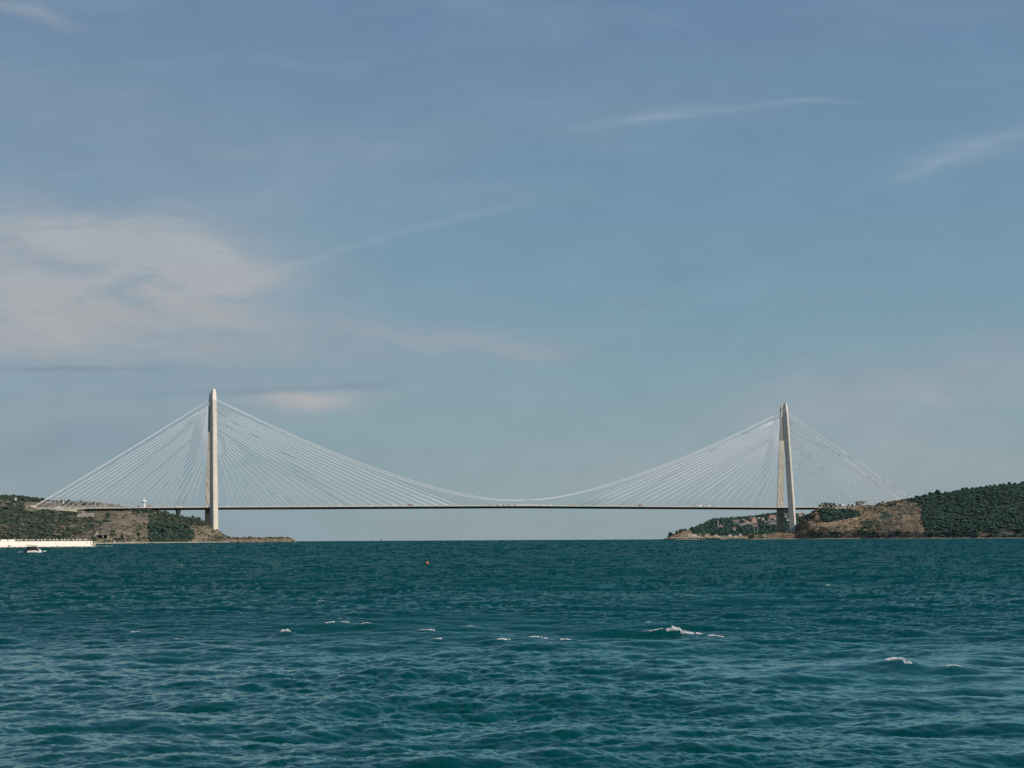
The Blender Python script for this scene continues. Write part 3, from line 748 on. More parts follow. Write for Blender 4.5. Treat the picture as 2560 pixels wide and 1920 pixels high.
tower(0, at(545, 1326, 3760)[2] - 3, 20, ZTL, 1)
tower(SPAN, 12, 12, ZTR, -0.5)
# piers under the left side span
for s in (s_of_px(446.0), s_of_px(375)):
    mb = MB(); zt = float(deck_z(s)) - 5.3; g = left.ground(445, brD(445))[2]
    for v in (12, -12): mb.box(bpt(s, v, (zt - 1 + g - 6) / 2), (6, 4.5, zt - g + 4), math.atan2(ax[1], ax[0]))
    mb.box(bpt(s, 0, zt - 1.1), (7.5, 32, 2.2), math.atan2(ax[1], ax[0]))
    bb(mb, 'pier', M_conc2)
# left abutment: long concrete wall carrying the road
sa0, sa1 = s_of_px(112), s_of_px(190); sb1 = s_of_px(237)
za = float(deck_z(sa1)) - 5.7
def slab(mb, s_a, s_b, v, th, ztop_, zbot_a, zbot_b):
    P = []
    for s, zb in ((s_a, zbot_a), (s_b, zbot_b)):
        P.append(np.array([bpt(s, v, ztop_(s)), bpt(s, v - th, ztop_(s)), bpt(s, v - th, zb), bpt(s, v, zb)]))
    mb.loft(P)
mb = MB(); slab(mb, S_L - 70, sa1, 28.9, 57.8, lambda s: float(deck_z(s)) - 0.35, float(deck_z(sa0)) - 1, float(deck_z(sa1)) - 7.5)
slab(mb, sa1, sb1, 24, 48, lambda s: float(deck_z(s)) - 5.6, float(deck_z(sa1)) - 12, float(deck_z(sb1)) - 7)
bb(mb, 'abutment', M_conc2)

# cables
def zs_from(pts, v):
    out = []
    for px, py in pts:
        s = s_of_px(px, v); D = float((TL + ax * s + nv * v)[1]); out.append((s, at(px, py, D)[2]))
    return np.array(out)
cabL = zs_from([(541, 999.5), (637.7, 1045), (735.4, 1090), (831, 1129.5), (893, 1156), (1000, 1193.5), (1050, 1209), (1100, 1223), (1152, 1236), (1200, 1244)], 10)
mz = at(1289, 1250.8, 4010)[2]
cs = np.concatenate([cabL[:, 0], [SPAN / 2]]); cz = np.concatenate([cabL[:, 1], [mz]])
cs_full = np.concatenate([cs, SPAN - cs[:-1][::-1]]); cz_full = np.concatenate([cz, cz[:-1][::-1]])
pf = np.polyfit(np.abs(cs_full - SPAN / 2) / 700, cz_full, 5)
def main_z(s): return np.polyval(pf, abs(s - SPAN / 2) / 700)
def plane_v(z, zt_=300.0):   # lateral offset of a cable plane at height z
    return None
NEAR_TOP = 5.5
Z_AN = 79.0
for sg in (1, -1):
    # main cable: side span left, main span, side span right
    pts = []
    zl0 = 73.5; s_l0 = -378 * SC
    for s in np.linspace(s_l0, -6, 24):
        f = (s - s_l0) / (-6 - s_l0); z = zl0 + (main_z(6) - zl0) * f - 9 * f * (1 - f)
        pts.append(bpt(s, sg * (30 + (NEAR_TOP - 30) * f), z))
    for s in np.linspace(6, SPAN - 6, 90):
        f = min(1, abs(s - SPAN / 2) / (SPAN / 2)); pts.append(bpt(s, sg * (26.5 + (NEAR_TOP - 26.5) * f ** 1.1), main_z(s)))
    s_r1 = SPAN + 360 * SC
    for s in np.linspace(SPAN + 6, s_r1, 24):
        f = (s_r1 - s) / (s_r1 - SPAN - 6); z = 86 + (main_z(6) - 86) * f - 9 * f * (1 - f)
        pts.append(bpt(s, sg * (30 + (NEAR_TOP - 30) * f), z))
    mb = MB(); mb.tube(pts, 0.52, 8); bb(mb, 'main_cable', M_cable, smooth=True)
    k = 0
    for s in np.arange(-7, 8) * 24.0 * SC + SPAN / 2:
        f = abs(s - SPAN / 2) / (SPAN / 2); v = sg * (26.5 + (NEAR_TOP - 26.5) * f ** 1.1)
        zt = main_z(s); zb = float(deck_z(s))
        if zt - zb > 1:
            mb = MB(); mb.tube([bpt(s, sg * 26.5, zb), bpt(s, v, zt)], 0.10, 5); bb(mb, 'hanger', M_cable)
stuff_mb = MB(); nst = 0
far_solo = 0
ax_ang = math.atan2(ax[1], ax[0])
for sg in (1, -1):
    for tw_s, di, sp, s_first in ((0, -1, 15.1, 46), (0, 1, 24.1, 48), (SPAN, -1, 24.1, 48), (SPAN, 1, 15.1, 46)):
        for k in range(22):
            sd = tw_s + di * (s_first + k * sp) * SC
            zt = 209 + k * (299 - 209) / 21.0
            zb = float(deck_z(sd)) + 1.0
            side = (sp < 20)
            if sd > S_R:
                q_ = bpt(sd, sg * 30, 0); zb = end_z(proj(q_[0], q_[1], 80.0)[0], q_[1]) + 0.3
            vt = sg * (wsep(zt, 0, 330) / 2 + 0.2)
            vt = sg * max(4.5, wsep(zt, 0, 330) / 2 - 1.0)
            A = bpt(tw_s + di * 6.0, vt, zt); B = bpt(sd, sg * (30.2 if side else 27.5), zb)
            L_ = np.linalg.norm(A - B); n = 9; ff = np.linspace(0, 1, n)
            P = A[None] * (1 - ff[:, None]) + B[None] * ff[:, None]
            P[:, 2] -= 4 * (L_ ** 2 / 9.5e4) * ff * (1 - ff)
            rad = 0.29 + 0.09 * k / 21
            if side and tw_s > 0: rad *= 0.85
            longest = k >= 19
            if sg > 0 or (longest and far_solo < 12):
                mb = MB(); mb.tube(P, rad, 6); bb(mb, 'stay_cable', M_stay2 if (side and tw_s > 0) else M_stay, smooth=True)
                if sg < 0: far_solo += 1
            else: stuff_mb.tube(P, rad, 5)
            if side and sg > 0 and k >= 3:
                # thick guide pipe and its post at the deck edge
                d = (A - B) / L_; mb = MB(); mb.tube([B - d * 2, B + d * 9.0], 0.42 if tw_s == 0 else 0.6, 6)
                q = B + d * 9.0; mb.tube([np.array([q[0], q[1], q[2]]), bpt(sd - di * 9.6, sg * 30.2, zb - 2.0)], 0.5, 6)
                bb(mb, 'cable_anchor', M_rail)
st = bb(stuff_mb, 'stay_cables', M_stay); tag(st, kind='stuff')

# cable anchor block of the main cable at the left end
p = bpt(-381 * SC, 30, 71); q = at(83, 1268, p[1])
mb = MB(); mb.box((0, 0, 0), (15, 10, 7), ax_ang, 0.7); mb.box((-13, 0, 1.2), (22, 9, 1.6), ax_ang)
tag(mb.build('anchor_block', M_conc2, loc=q), 'low concrete block anchoring the lowest left main cable in the slope', 'anchor block')

# ------------------------------------------------------------------ vehicles on the deck
def vehicle(px, kind, mat, v, label):
    s = s_of_px(px, v); p = bpt(s, v, float(deck_z(s)) + 0.055)
    r = empty({'bus': 'coach', 'truck': 'truck', 'car': 'car', 'van': 'van'}[kind], p, ax_ang)
    L, H, W = {'bus': (12.5, 3.4, 2.6), 'truck': (14, 4.0, 2.6), 'car': (4.5, 1.5, 1.9), 'van': (6.2, 2.7, 2.1)}[kind]
    mb = MB()
    if kind == 'truck':
        mb.box((-1.6, 0, 2.35), (L - 3.4, W, 2.9)); mb.box((-1.6, 0, 0.8), (L - 3.6, 1.4, 0.25)); mb.build('cargo_box', mat, r)
        mb = MB(); mb.box((L / 2 - 1.2, 0, 1.7), (2.3, W * 0.97, 2.4), 0, 0.95); mb.build('cab', M_white if mat is not M_white else M_red, r)
    elif kind == 'bus':
        mb.box((0, 0, 1.0), (L, W, 1.3)); mb.box((0, 0, 2.9), (L * 0.99, W * 0.96, 0.9), 0, 0.96); mb.build('body', mat, r)
        mb = MB(); mb.box((0.1, 0, 2.05), (L * 0.98, W * 0.985, 0.8)); mb.build('window_band', M_glass, r)
    else:
        mb.box((0, 0, H * 0.36), (L, W, H * 0.42)); mb.box((-0.1 * L if kind == 'van' else -0.03 * L, 0, H * 0.79), (L * (0.76 if kind == 'van' else 0.56), W * 0.94, H * 0.44), 0, 0.86 if kind == 'van' else 0.74); mb.build('body', mat, r)
    for wx in (-0.32, 0.33):
        for wy in (-1, 1):
            mb = MB(); mb.tube([(wx * L, wy * W * 0.5, 0.48 if kind != 'car' else 0.33), (wx * L, wy * (W * 0.5 - 0.3), 0.48 if kind != 'car' else 0.33)], 0.47 if kind != 'car' else 0.32, 10)
            mb.build('wheel', M_asph, r)
    tag(r, label, {'bus': 'bus', 'truck': 'truck', 'car': 'car', 'van': 'van'}[kind], 'vehicles crossing the bridge')
veh = [(448, 'bus', M_white, 'white coach on the deck just left of the left tower'), (570, 'van', M_white, 'white van on the deck just right of the left tower'),
       (556, 'car', M_grey, 'grey car on the deck behind the white van near the left tower'), (692, 'car', M_white, 'white car on the deck under the left fan of main cables'),
       (847, 'bus', M_white, 'white coach alone on the deck under the middle of the left cable fan'), (800, 'car', M_white, 'white car following the lone coach'),
       (928, 'van', M_white, 'white van ahead of the second coach'), (934, 'car', M_grey, 'grey car beside the van ahead of the second coach'),
       (985, 'bus', M_white, 'second white coach, at the lower tip of the left cable fan'), (1026, 'truck', M_red, 'red truck where the left cable fan ends'),
       (1122, 'car', M_red, 'red car left of the hanging main cable section')]
qx = [1212, 1222, 1243, 1250, 1257, 1270, 1279, 1284, 1292, 1300, 1308, 1316, 1325, 1333, 1341, 1351, 1358, 1366, 1375]
qm = [M_red, M_grey, M_blue, M_white, M_red, M_red, M_cream, M_red, M_white, M_cream, M_white, M_white, M_cream, M_white, M_white, M_cream, M_white, M_white, M_white]
qk = ['car', 'van', 'van', 'van', 'van', 'van', 'van', 'van', 'van', 'truck', 'van', 'van', 'truck', 'van', 'van', 'van', 'van', 'car', 'van']
cn = {'red_paint': 'red', 'grey_paint': 'grey', 'blue_paint': 'blue', 'white_paint': 'white', 'cream_render': 'cream'}
for i, (x, m_, k_) in enumerate(zip(qx, qm, qk)):
    veh.append((x, k_, m_, '%s %s in the line of traffic at midspan, %s from the left of that line' % (cn[m_.name], k_, ORD[i])))
veh += [(1427, 'truck', M_yellow, 'yellow truck right of the midspan traffic'), (1600, 'truck', M_red, 'red truck on the deck under the outer right cable fan'), (1612, 'car', M_red, 'red car right ahead of the red truck under the right cable fan'),
        (1738, 'truck', M_pink, 'pinkish truck on the deck, left one of the group in the right fan'), (1751, 'truck', M_white, 'white truck in the group under the right fan, between two others'),
        (1773, 'truck', M_white, 'white truck on the deck nearest the right tower'), (1690, 'car', M_white, 'white car on the deck under the middle of the right cable fan'), (147, 'bus', M_white, 'white coach on the road by the left abutment wall')]
for i, (x, k, m_, lb) in enumerate(veh): vehicle(x, k, m_, 21.0 if x != 147 else 22, lb)

# ------------------------------------------------------------------ buildings
def house(name, p, w, d, h, rz, wall, roof, label, group=None, hip=True, floors=2, cat='house', flat=False):
    HOUSES.append((float(p[0]), float(p[1])))
    r = empty(name, p, rz)
    mb = MB(); mb.box((0, 0, h / 2 - 1.5), (w, d, h + 3)); wl = mb.build('wall', wall, r)
    if flat:
        mb = MB(); mb.box((0, 0, h + 0.2), (w + 0.8, d + 0.8, 0.39)); mb.build('roof', roof, r)
    else:
        rh = min(w, d) * 0.28; o = 0.6; q = (w - d) / 2 if w > d else 0.3; q = max(q, 0.3)
        V = [(-w / 2 - o, -d / 2 - o, h + 0.004), (w / 2 + o, -d / 2 - o, h + 0.004), (w / 2 + o, d / 2 + o, h + 0.004), (-w / 2 - o, d / 2 + o, h + 0.004), (-q, 0, h + rh), (q, 0, h + rh)]
        mb = MB(); mb.add(V, [(0, 3, 2, 1), (0, 1, 5, 4), (2, 3, 4, 5), (1, 2, 5), (3, 0, 4)])
        mb.build('roof', roof, r)
    nw = max(2, int(w / 3.2))
    for fl in range(floors):
        for i in range(nw):
            mb = MB(); z = (fl + 0.55) * h / floors; x = (i + 0.5) / nw * w - w / 2
            mb.box((x, -d / 2 - 0.03, z), (1.1, 0.12, 1.3)); mb.build('window', M_glass, r)
    tag(r, label, cat, group)
    return r
H6 = lambda u, v: (1780 + u / 12.29, 1280 + v / 12.29)
vh = [(640, 345, 10, 4, M_cream, M_tile2, 'low pale house highest at the left of the village'), (745, 330, 11, 5, M_gwall, M_tile2, 'tan roofed house beside the low pale house at the upper left'),
      (915, 318, 10, 4, M_gwall, M_tile2, 'grey house with faded roof above the orange roofed white house'), (985, 375, 10, 5, M_gwall, M_tile, 'grey walled house under an orange roof in mid village'),
      (1040, 392, 8, 6, M_white, M_tile, 'bright white house beside the grey one with orange roof'), (1130, 412, 13, 4, M_gwall, M_tile2, 'long grey house right of the bright white house'),
      (800, 460, 8, 6, M_gwall, M_gwall, 'grey block standing lower at the left of the village'), (845, 440, 4, 6, M_white, M_tile2, 'narrow white house against the grey block'),
      (925, 398, 6, 3, M_white, M_roofd, 'tiny white shed below the grey house'), (1128, 255, 9, 5, M_cream, M_tile, 'small cream house highest in the middle of the village'),
      (1235, 262, 12, 6, M_gwall, M_tile2, 'wide brownish house at the top of the village'), (1225, 315, 13, 6, M_pink, M_tile, 'pink walled house under the brownish top house'),
      (1290, 330, 8, 6, M_white, M_tile2, 'white house at the right of the pink walled one'), (1385, 240, 6, 5, M_white, M_tile2, 'white house apart at the upper right of the top row'),
      (1265, 425, 11, 5, M_cream, M_tile, 'cream house on top of the long pinkish block'), (1275, 470, 13, 6, M_pink, M_roofd, 'long pinkish block in the lower middle of the village'),
      (1500, 272, 7, 6, M_pink, M_tile2, 'small pink house alone between the two house groups'), (1805, 215, 19, 6, M_pink, M_tile, 'largest house with long red roof close to the tower leg'),
      (1690, 215, 5, 3, M_white, M_tile2, 'small white house at the left end of the long red roof'), (1890, 250, 6, 9, M_cream, M_tile, 'tall cream house right of the long red roof'),
      (1720, 345, 12, 5, M_cream, M_tile2, 'cream house on top of the blue grey block near the tower leg'), (1700, 420, 12, 8, M_gwall, M_roofd, 'blue grey block below the long red roof'),
      (1775, 400, 3.5, 12, M_white, M_roofd, 'tall narrow white house beside the blue grey block'), (1830, 400, 9, 8, M_gwall, M_tile2, 'grey house right of the tall narrow white one'),
      (1895, 370, 4, 4, M_white, M_roofd, 'tiny white house just left of the far tower leg'), (1945, 320, 3.5, 4, M_white, M_tile2, 'tiny white house touching the far tower leg in view'),
      (635, 575, 9, 5, M_white, M_tile, 'white house with orange roof alone low on the slope'), (1715, 605, 6, 3, M_gwall, M_roofd, 'small grey house hidden low in the trees'),
      (1590, 395, 9, 6, M_gwall, M_gwall, 'dim grey house in the trees left of the blue grey block')]
M_wh2 = principled('white_render', (0.58, 0.56, 0.52), 0.8, 0.1, 0.4)
for u, v, w, h, wa, ro, lb in vh:
    if wa is M_white: wa = M_wh2
    px, py = H6(u, v); p = vill.locate(px, py); k = p[1] / F
    house('house', p + np.array([0, -5, 1.2]), w * k * 0.92, 9, h * k * 0.85, random.uniform(-0.25, 0.3), wa, ro, lb, 'houses of the village on the slope', floors=1 if h < 5 else 2)
for px, py, w, h, wa, ro, lb in [(1959, 1288, 5, 3, M_white, M_tile, 'white house seen between the tower legs, highest one'), (1966, 1288, 4, 3, M_cream, M_tile2, 'cream house seen between the tower legs, upper right one'),
                                 (1960, 1295, 6, 4, M_white, M_tile2, 'white house between the tower legs in the second row'), (1967, 1294, 4, 4, M_gwall, M_tile2, 'grey house between the tower legs in the second row'),
                                 (1964, 1302, 5, 4, M_white, M_roofd, 'lowest white house seen between the tower legs'), (1994, 1291, 7, 4, M_pink, M_tile, 'pink house just right of the right tower'),
                                 (1998, 1286, 5, 3, M_cream, M_tile, 'cream house with red roof just right of the right tower')]:
    if wa is M_white: wa = M_wh2
    p = vill.locate(px, py); k = p[1] / F
    house('house', p + np.array([0, -5, 0.5]), w * k, 8, h * k * 0.9, random.uniform(-0.2, 0.3), wa, ro, lb, 'houses of the village on the slope', floors=1)
# mosque with its minaret
p = vill.locate(1797.5, 1323); r = empty('mosque', p + np.array([0, -6, 0.3])); k = p[1] / F
mb = MB(); mb.box((0, 0, 3.2), (13, 11, 8)); mb.build('wall', M_gwall, r)
mb = MB(); mb.add([(-7, -6, 7.21), (7, -6, 7.21), (7, 6, 7.21), (-7, 6, 7.21), (0, 0, 10.5)], [(0, 3, 2, 1), (0, 1, 4), (1, 2, 4), (2, 3, 4), (3, 0, 4)]); mb.build('roof', M_tile, r)
mb = MB(); mb.lathe([(1.1, -3), (1.1, 4), (0.8, 5), (0.75, 15), (1.25, 15.4), (1.25, 16.4), (0.65, 16.5), (0.6, 20), (0.75, 20.1), (0.05, 25)], (-7.6, -1, 0), 12); mb.build('minaret', M_white, r)
for x in (-4, 0, 4):
    mb = MB(); mb.box((x, -5.53, 3.4), (1.5, 0.1, 2.8)); mb.build('window', M_glass, r)
tag(r, 'mosque with orange roof and slender white minaret above the harbour', 'mosque')
# masts
def mast(px, py, h, r_, label, land, mat, head=False, D=None):
    p = land.locate(px, py) if D is None else land.ground(px, D)
    e = empty('mast', p)
    mb = MB(); mb.tube([(0, 0, -2), (0, 0, h)], [r_, r_ * 0.6], 8); mb.build('pole', mat, e)
    if head:
        mb = MB(); mb.box((0, 0, h), (2.6, 1.0, 1.6)); mb.box((0, 0, h - 2), (1.6, 0.8, 0.8)); mb.build('antenna', mat, e)
    tag(e, label, 'mast')
mast(1758, 1309.5, 8.5, 0.9, 'short white mast on the left shoulder of the village hill', vill, M_white)
mast(1921, 1287, 12, 0.25, 'thin dark mast on the village hill left of the far tower leg', vill, M_grey)
mast(1882, 1337, 18, 0.8, 'left one of two pale masts above the small harbour', vill, M_gwall)
mast(1890, 1336, 23, 0.8, 'right and taller one of two pale masts above the small harbour', vill, M_gwall)
mast(2267, 1250, 13.5, 0.35, 'dark mast with a square head on the right crest', right, M_grey, True)
# harbour quay and sheds
def shed(px, py, w, h, d, wa, ro, lb, land=vill, cat='shed', name='shed'):
    p = land.locate(px, py); k = p[1] / F
    r = empty(name, p + np.array([0, -3, 0.2])); mb = MB(); mb.box((0, 0, h * k / 2 - 1), (w * k, d, h * k + 2)); mb.build('wall', wa, r)
    mb = MB(); V = [(-w * k / 2 - .4, -d / 2 - .4, h * k + .004), (w * k / 2 + .4, -d / 2 - .4, h * k + .004), (w * k / 2 + .4, d / 2 + .4, h * k + .004), (-w * k / 2 - .4, d / 2 + .4, h * k + .004), (-w * k / 2 - .4, 0, h * k + 1.2), (w * k / 2 + .4, 0, h * k + 1.2)]
    mb.add(V, [(0, 3, 2, 1), (0, 1, 5, 4), (2, 3, 4, 5), (1, 2, 5), (3, 0, 4)]); mb.build('roof', ro, r)
    mb = MB(); mb.box((w * k * 0.2, -d / 2 - .03, h * k * 0.35), (2.4, 0.1, h * k * 0.6)); mb.build('door', M_roofd, r)
    tag(r, lb, cat)
shed(1727, 1341, 22, 4, 9, M_cream, M_cream, 'long cream shed on the stone quay of the point')
shed(1733, 1343, 8, 2.4, 4, M_white, M_white, 'low white hut in front of the long cream shed')
shed(1747, 1341, 4, 5, 5, M_cream, M_tile2, 'small cream shed with a tan roof right of the long shed')
shed(1764, 1341, 11, 5, 8, M_cream, M_tile2, 'cream shed with tan roof in the middle of the quay')
shed(1821, 1342, 7, 3, 5, M_white, M_white, 'white hut right of the blue fishing boats')
shed(1847, 1340.5, 6, 3, 5, M_white, M_white, 'white hut at the right end of the quay')
shed(1836, 1343.5, 8, 2.2, 4, M_cream, M_white, 'low cream hut between the two white huts')
shed(1906, 1341, 2.5, 3.5, 3, M_white, M_white, 'small white hut on the brown bank left of the right tower', right)
scatter('woodland', vill, 9000, M_folr, lambda px, py, c: np.clip((c - 0.35) * 1.6, 0, 1), (6, 12), (1660, 2070), ('dark green wood between the village houses', 'wood'), 5, 0.8)
# boulder quay along the point
g3 = np.random.default_rng(5)
def boulders(name, pxa, pxb, n, Dfun, zr, sz, mat, lb):
    Vs = []; Fs = []; o = 0
    for i in range(n):
        px = g3.uniform(pxa, pxb); D = Dfun(px) + g3.uniform(-2, 6); s = g3.uniform(*sz); z = g3.uniform(*zr)
        V = IV * (1 + 0.5 * (g3.random((12, 1)) - .5)) * s * np.array([1.2, 1, 0.75]) + np.array([(px - 1280) / F * D, D, z + sea0(0, D)])
        Vs.append(V); Fs.append(IF + o); o += 12
    ob = mesh_np(name, np.concatenate(Vs), np.concatenate(Fs), mat)
    tag(ob, lb, 'boulders', kind='stuff')
M_rockp = principled('pale_boulders', (0.50, 0.42, 0.33), 0.95, 0.3, 0.5)
M_rockd = principled('dark_boulders', (0.06, 0.075, 0.075), 0.95, 0.3, 0.5)
boulders('boulders', 1672, 1800, 1100, lambda p: lerp(p, [1652, 1800], [4476, 4428]), (1.4, 5.4), (0.8, 1.8), M_rockp, 'pale boulders facing the quay of the point')
boulders('boulders', 1655, 1860, 900, lambda p: lerp(p, [1652, 1860], [4470, 4422]), (-0.6, 1.2), (0.6, 1.4), M_rockd, 'dark wet boulders at the foot of the quay')
boulders('boulders', 578, 738, 900, lambda p: lerp(p, [578, 735], [3476, 3636]), (-0.3, 4.5), (0.6, 1.5), M_stone, 'brown boulders along the breakwater right of the left tower')

# left plateau: gantries, sheds, mushroom-shaped tower
def onplat(px, dd): return left.ground(px, brD(px) + dd)
def gantry(px0, px1, ytop, ybot, dd, lb):
    D = brD((px0 + px1) / 2) + dd; a = at(px0, ytop, D); b = at(px1, ytop, D); zb = at(px0, ybot, D)[2]
    r = empty('road_gantry', (a[0], a[1], zb)); W = b[0] - a[0]; Hh = a[2] - zb
    mb = MB(); mb.box((W / 2, 0, Hh - 0.9), (W + 1.2, 1.4, 1.8)); mb.build('beam', M_white, r)
    for x in (0, W):
        mb = MB(); mb.box((x, 0, (Hh - 1.8) / 2 - 2), (1.1, 1.1, Hh - 1.8 + 4)); mb.build('post', M_white, r)
    tag(r, lb, 'gantry')
gantry(239, 262, 1252, 1262, 60, 'white road gantry over the left approach, nearest the tower')
gantry(137, 149, 1248.5, 1262, 70, 'white road gantry over the left approach, farthest from the tower')
gantry(264, 305, 1256, 1262, 110, 'long low white gantry right of the tall white one on the left approach')
p = at(360, 1268, brD(360) + 60); p[2] = min(p[2], 80)
r = empty('water_tower', p)
k = p[1] / F
mb = MB(); mb.lathe([(4.5, -8), (4.2, 0), (2.6, 4), (2.4, 8.5)], n=20); mb.build('shaft', M_white, r, True)
mb = MB(); mb.lathe([(2.4, 8.51), (5.2, 11), (5.4, 12.6), (4.2, 13), (3.2, 15), (0.5, 17.5), (0.1, 19)], n=20); mb.build('head', M_white, r, True)
tag(r, 'white mushroom-shaped tower behind the deck at the left side', 'tower')
def simple_b(px, py, w, h, dd, wa, ro, lb, flat=True):
    D = brD(px) + dd; p = at(px, py, D); k = D / F
    house('building', p, w * k, 9, h * k, ax_ang, wa, ro, lb, None, floors=1, cat='building', flat=flat)
simple_b(345, 1268, 12, 3.5, 70, M_white, M_white, 'low white building left of the mushroom-shaped tower')
simple_b(373, 1268, 11, 3, 70, M_pink, M_tile2, 'low brownish building right of the mushroom-shaped tower', False)
simple_b(122, 1255, 16, 2.5, 250, M_gwall, M_gwall, 'long grey flat building on the left plateau')
simple_b(39, 1248, 4, 4, 300, M_white, M_white, 'tiny white building on the left plateau skyline')
simple_b(158, 1256, 3.5, 6, 200, M_white, M_tile2, 'small white building right of the farther white gantry')
for px, py, w, h, wa, ro, lb in [(408, 1283, 10, 3, M_roofd, M_roofd, 'dark building under the deck left of the slim pier'), (420, 1286, 7, 3, M_cream, M_roofd, 'cream building with a dark roof under the deck'), (393, 1282, 13, 2.4, M_cream, M_tile2, 'long cream building directly under the deck')]:
    p = left.locate(px, py + 1); k = p[1] / F; house('building', p, w * k, 8, h * k, 0.1, wa, ro, lb, None, floors=1, cat='building', flat=True)
# retaining wall below the abutment
p = left.locate(213, 1292); k = p[1] / F
mb = MB(); n = 14
rings = []
for i in range(n):
    x = 192 + (233 - 192) * i / (n - 1); yt = lerp(x, [192, 199, 206, 233], [1287, 1283, 1282, 1281.5]); yb_ = 1296
    D = p[1] - 4 + 0.3 * (x - 192) * 0; a = at(x, yt, D); b = at(x, yb_, D)
    rings.append(np.array([a, a + [0, 3, 0], b + [0, 3, 0], b]))
mb.loft(rings); tag(mb.build('retaining_wall', M_conc2), 'tan curved retaining wall on the slope under the left abutment', 'wall')
# sheds on the right crest
p = right.locate(2150, 1262); r = empty('building', p + np.array([0, 6, 0])); k = p[1] / F
mb = MB(); mb.box((0, 0, 11.1), (28, 9, 0.9)); mb.build('roof', M_roofd, r)
mb = MB(); mb.box((-10.5, 0, 5), (6, 7.5, 11.3)); mb.build('wall', M_dsteel, r)
mb = MB(); mb.box((4, 2.8, 5), (20, 1, 11.2)); mb.build('wall', M_white, r)
for x in (-5, -1, 3, 7, 11, 13.4):
    mb = MB(); mb.box((x, -3.8, 5), (0.7, 0.7, 11.3)); mb.build('post', M_grey, r)
tag(r, 'dark roofed open building with white back wall on the right crest', 'building')
D = brD(2104) + 8; p = right.ground(2104, D); p[2] = at(2104, 1269, D)[2]
r = empty('canopy', p); mb = MB(); mb.add([(-6, -4, 5), (6, -4, 5), (6, 4, 5), (-6, 4, 5), (0, 0, 8.2), (-6, -4, 4.6), (6, -4, 4.6), (6, 4, 4.6), (-6, 4, 4.6)], [(0, 1, 4), (1, 2, 4), (2, 3, 4), (3, 0, 4), (5, 8, 7, 6), (0, 5, 6, 1), (1, 6, 7, 2), (2, 7, 8, 3), (3, 8, 5, 0)]); mb.build('roof', M_white, r)
for x in (-5.6, 5.6):
    for y in (-3.6, 3.6):
        mb = MB(); mb.box((x, y, 1.3), (0.5, 0.5, 6.6)); mb.build('post', M_white, r)
tag(r, 'white pointed canopy among the right end cables', 'canopy')
mb = MB()
for a, b in ((2090, 2116),):
    D = brD(2103) - 32; A = at(a, 1271, D); B = at(b, 1270, D); mb.box((A + B) / 2, (B[0] - A[0], 2, 2.2), 0)
tag(mb.build('retaining_wall', M_white), 'short white wall at the crest under the right end cables', 'wall')

# canopy restaurant by the left shore
p = left.locate(256, 1347); k = p[1] / F; Dq = p[1] - 6; base = at(256, 1347, Dq)
r = empty('restaurant', base)
def rx(px): return at(px, 1340, Dq)[0] - base[0]
def rz_(py): return at(256, py, Dq)[2] - base[2]
mb = MB(); mb.box(((rx(242) + rx(272)) / 2, 1, (rz_(1336.8) + rz_(1339)) / 2), (rx(272) - rx(242), 9, 0.9)); mb.build('roof', M_roofd, r)
mb = MB(); mb.box(((rx(243) + rx(271)) / 2, 4.4, rz_(1347) / 2 + rz_(1338.6) / 2 - 1), (rx(270) - rx(243), 1.5, rz_(1338.6) + 2)); mb.build('wall', M_dsteel, r)  # dark colour of this back wall paints the shade inside the open restaurant
for x in (258.3, 271):
    mb = MB(); mb.box((rx(x), -2.8, rz_(1338.6) / 2 - 0.5), (1.0, 1.0, rz_(1338.6) + 0.8)); mb.build('pillar', M_white, r)
mb = MB(); mb.box((rx(241), 0, rz_(1334) / 2), (3.4, 4, rz_(1331) - 0)); mb.build('stair_tower', M_cream, r)
mb = MB(); mb.lathe([(2.6, rz_(1332)), (2.4, rz_(1330)), (0.2, rz_(1327.5))], (rx(242), 0, 0), 8); mb.build('turret_roof', M_tile2, r)
cu = bpy.data.curves.new('sign', 'FONT'); cu.body = 'AL GIZZE'; cu.size = 2.3; cu.extrude = 0.12
tmp = bpy.data.objects.new('tmp', cu); col.objects.link(tmp); bpy.context.view_layer.update()
sme = bpy.data.meshes.new_from_object(tmp.evaluated_get(bpy.context.evaluated_depsgraph_get())); bpy.data.objects.remove(tmp)
sme.materials.clear(); sme.materials.append(M_white)
so_ = bpy.data.objects.new('sign', sme); col.objects.link(so_); so_.parent = r; so_.location = (float(rx(246.5)), -3.3, float(rz_(1336.6))); so_.rotation_euler = (R(90), 0, 0)
mb = MB(); mb.box((rx(264), -4.5, -1.2), (rx(284) - rx(250), 10, 2.6)); mb.build('terrace', M_stone, r)
tag(r, 'low restaurant with dark flat canopy, white pillars and rooftop lettering by the left shore', 'restaurant')
D = 2640; p = at(286, 1353, D); p[2] = sea0(0, D)
r = empty('kiosk', p); mb = MB(); mb.box((0, 0, 2.2), (1.7, 1.7, 4.6)); mb.build('wall', M_white, r); mb = MB(); mb.box((0, 0, 4.7), (2.4, 2.4, 0.38)); mb.build('roof', M_white, r)
tag(r, 'small white kiosk at the waterline right of the restaurant', 'kiosk')

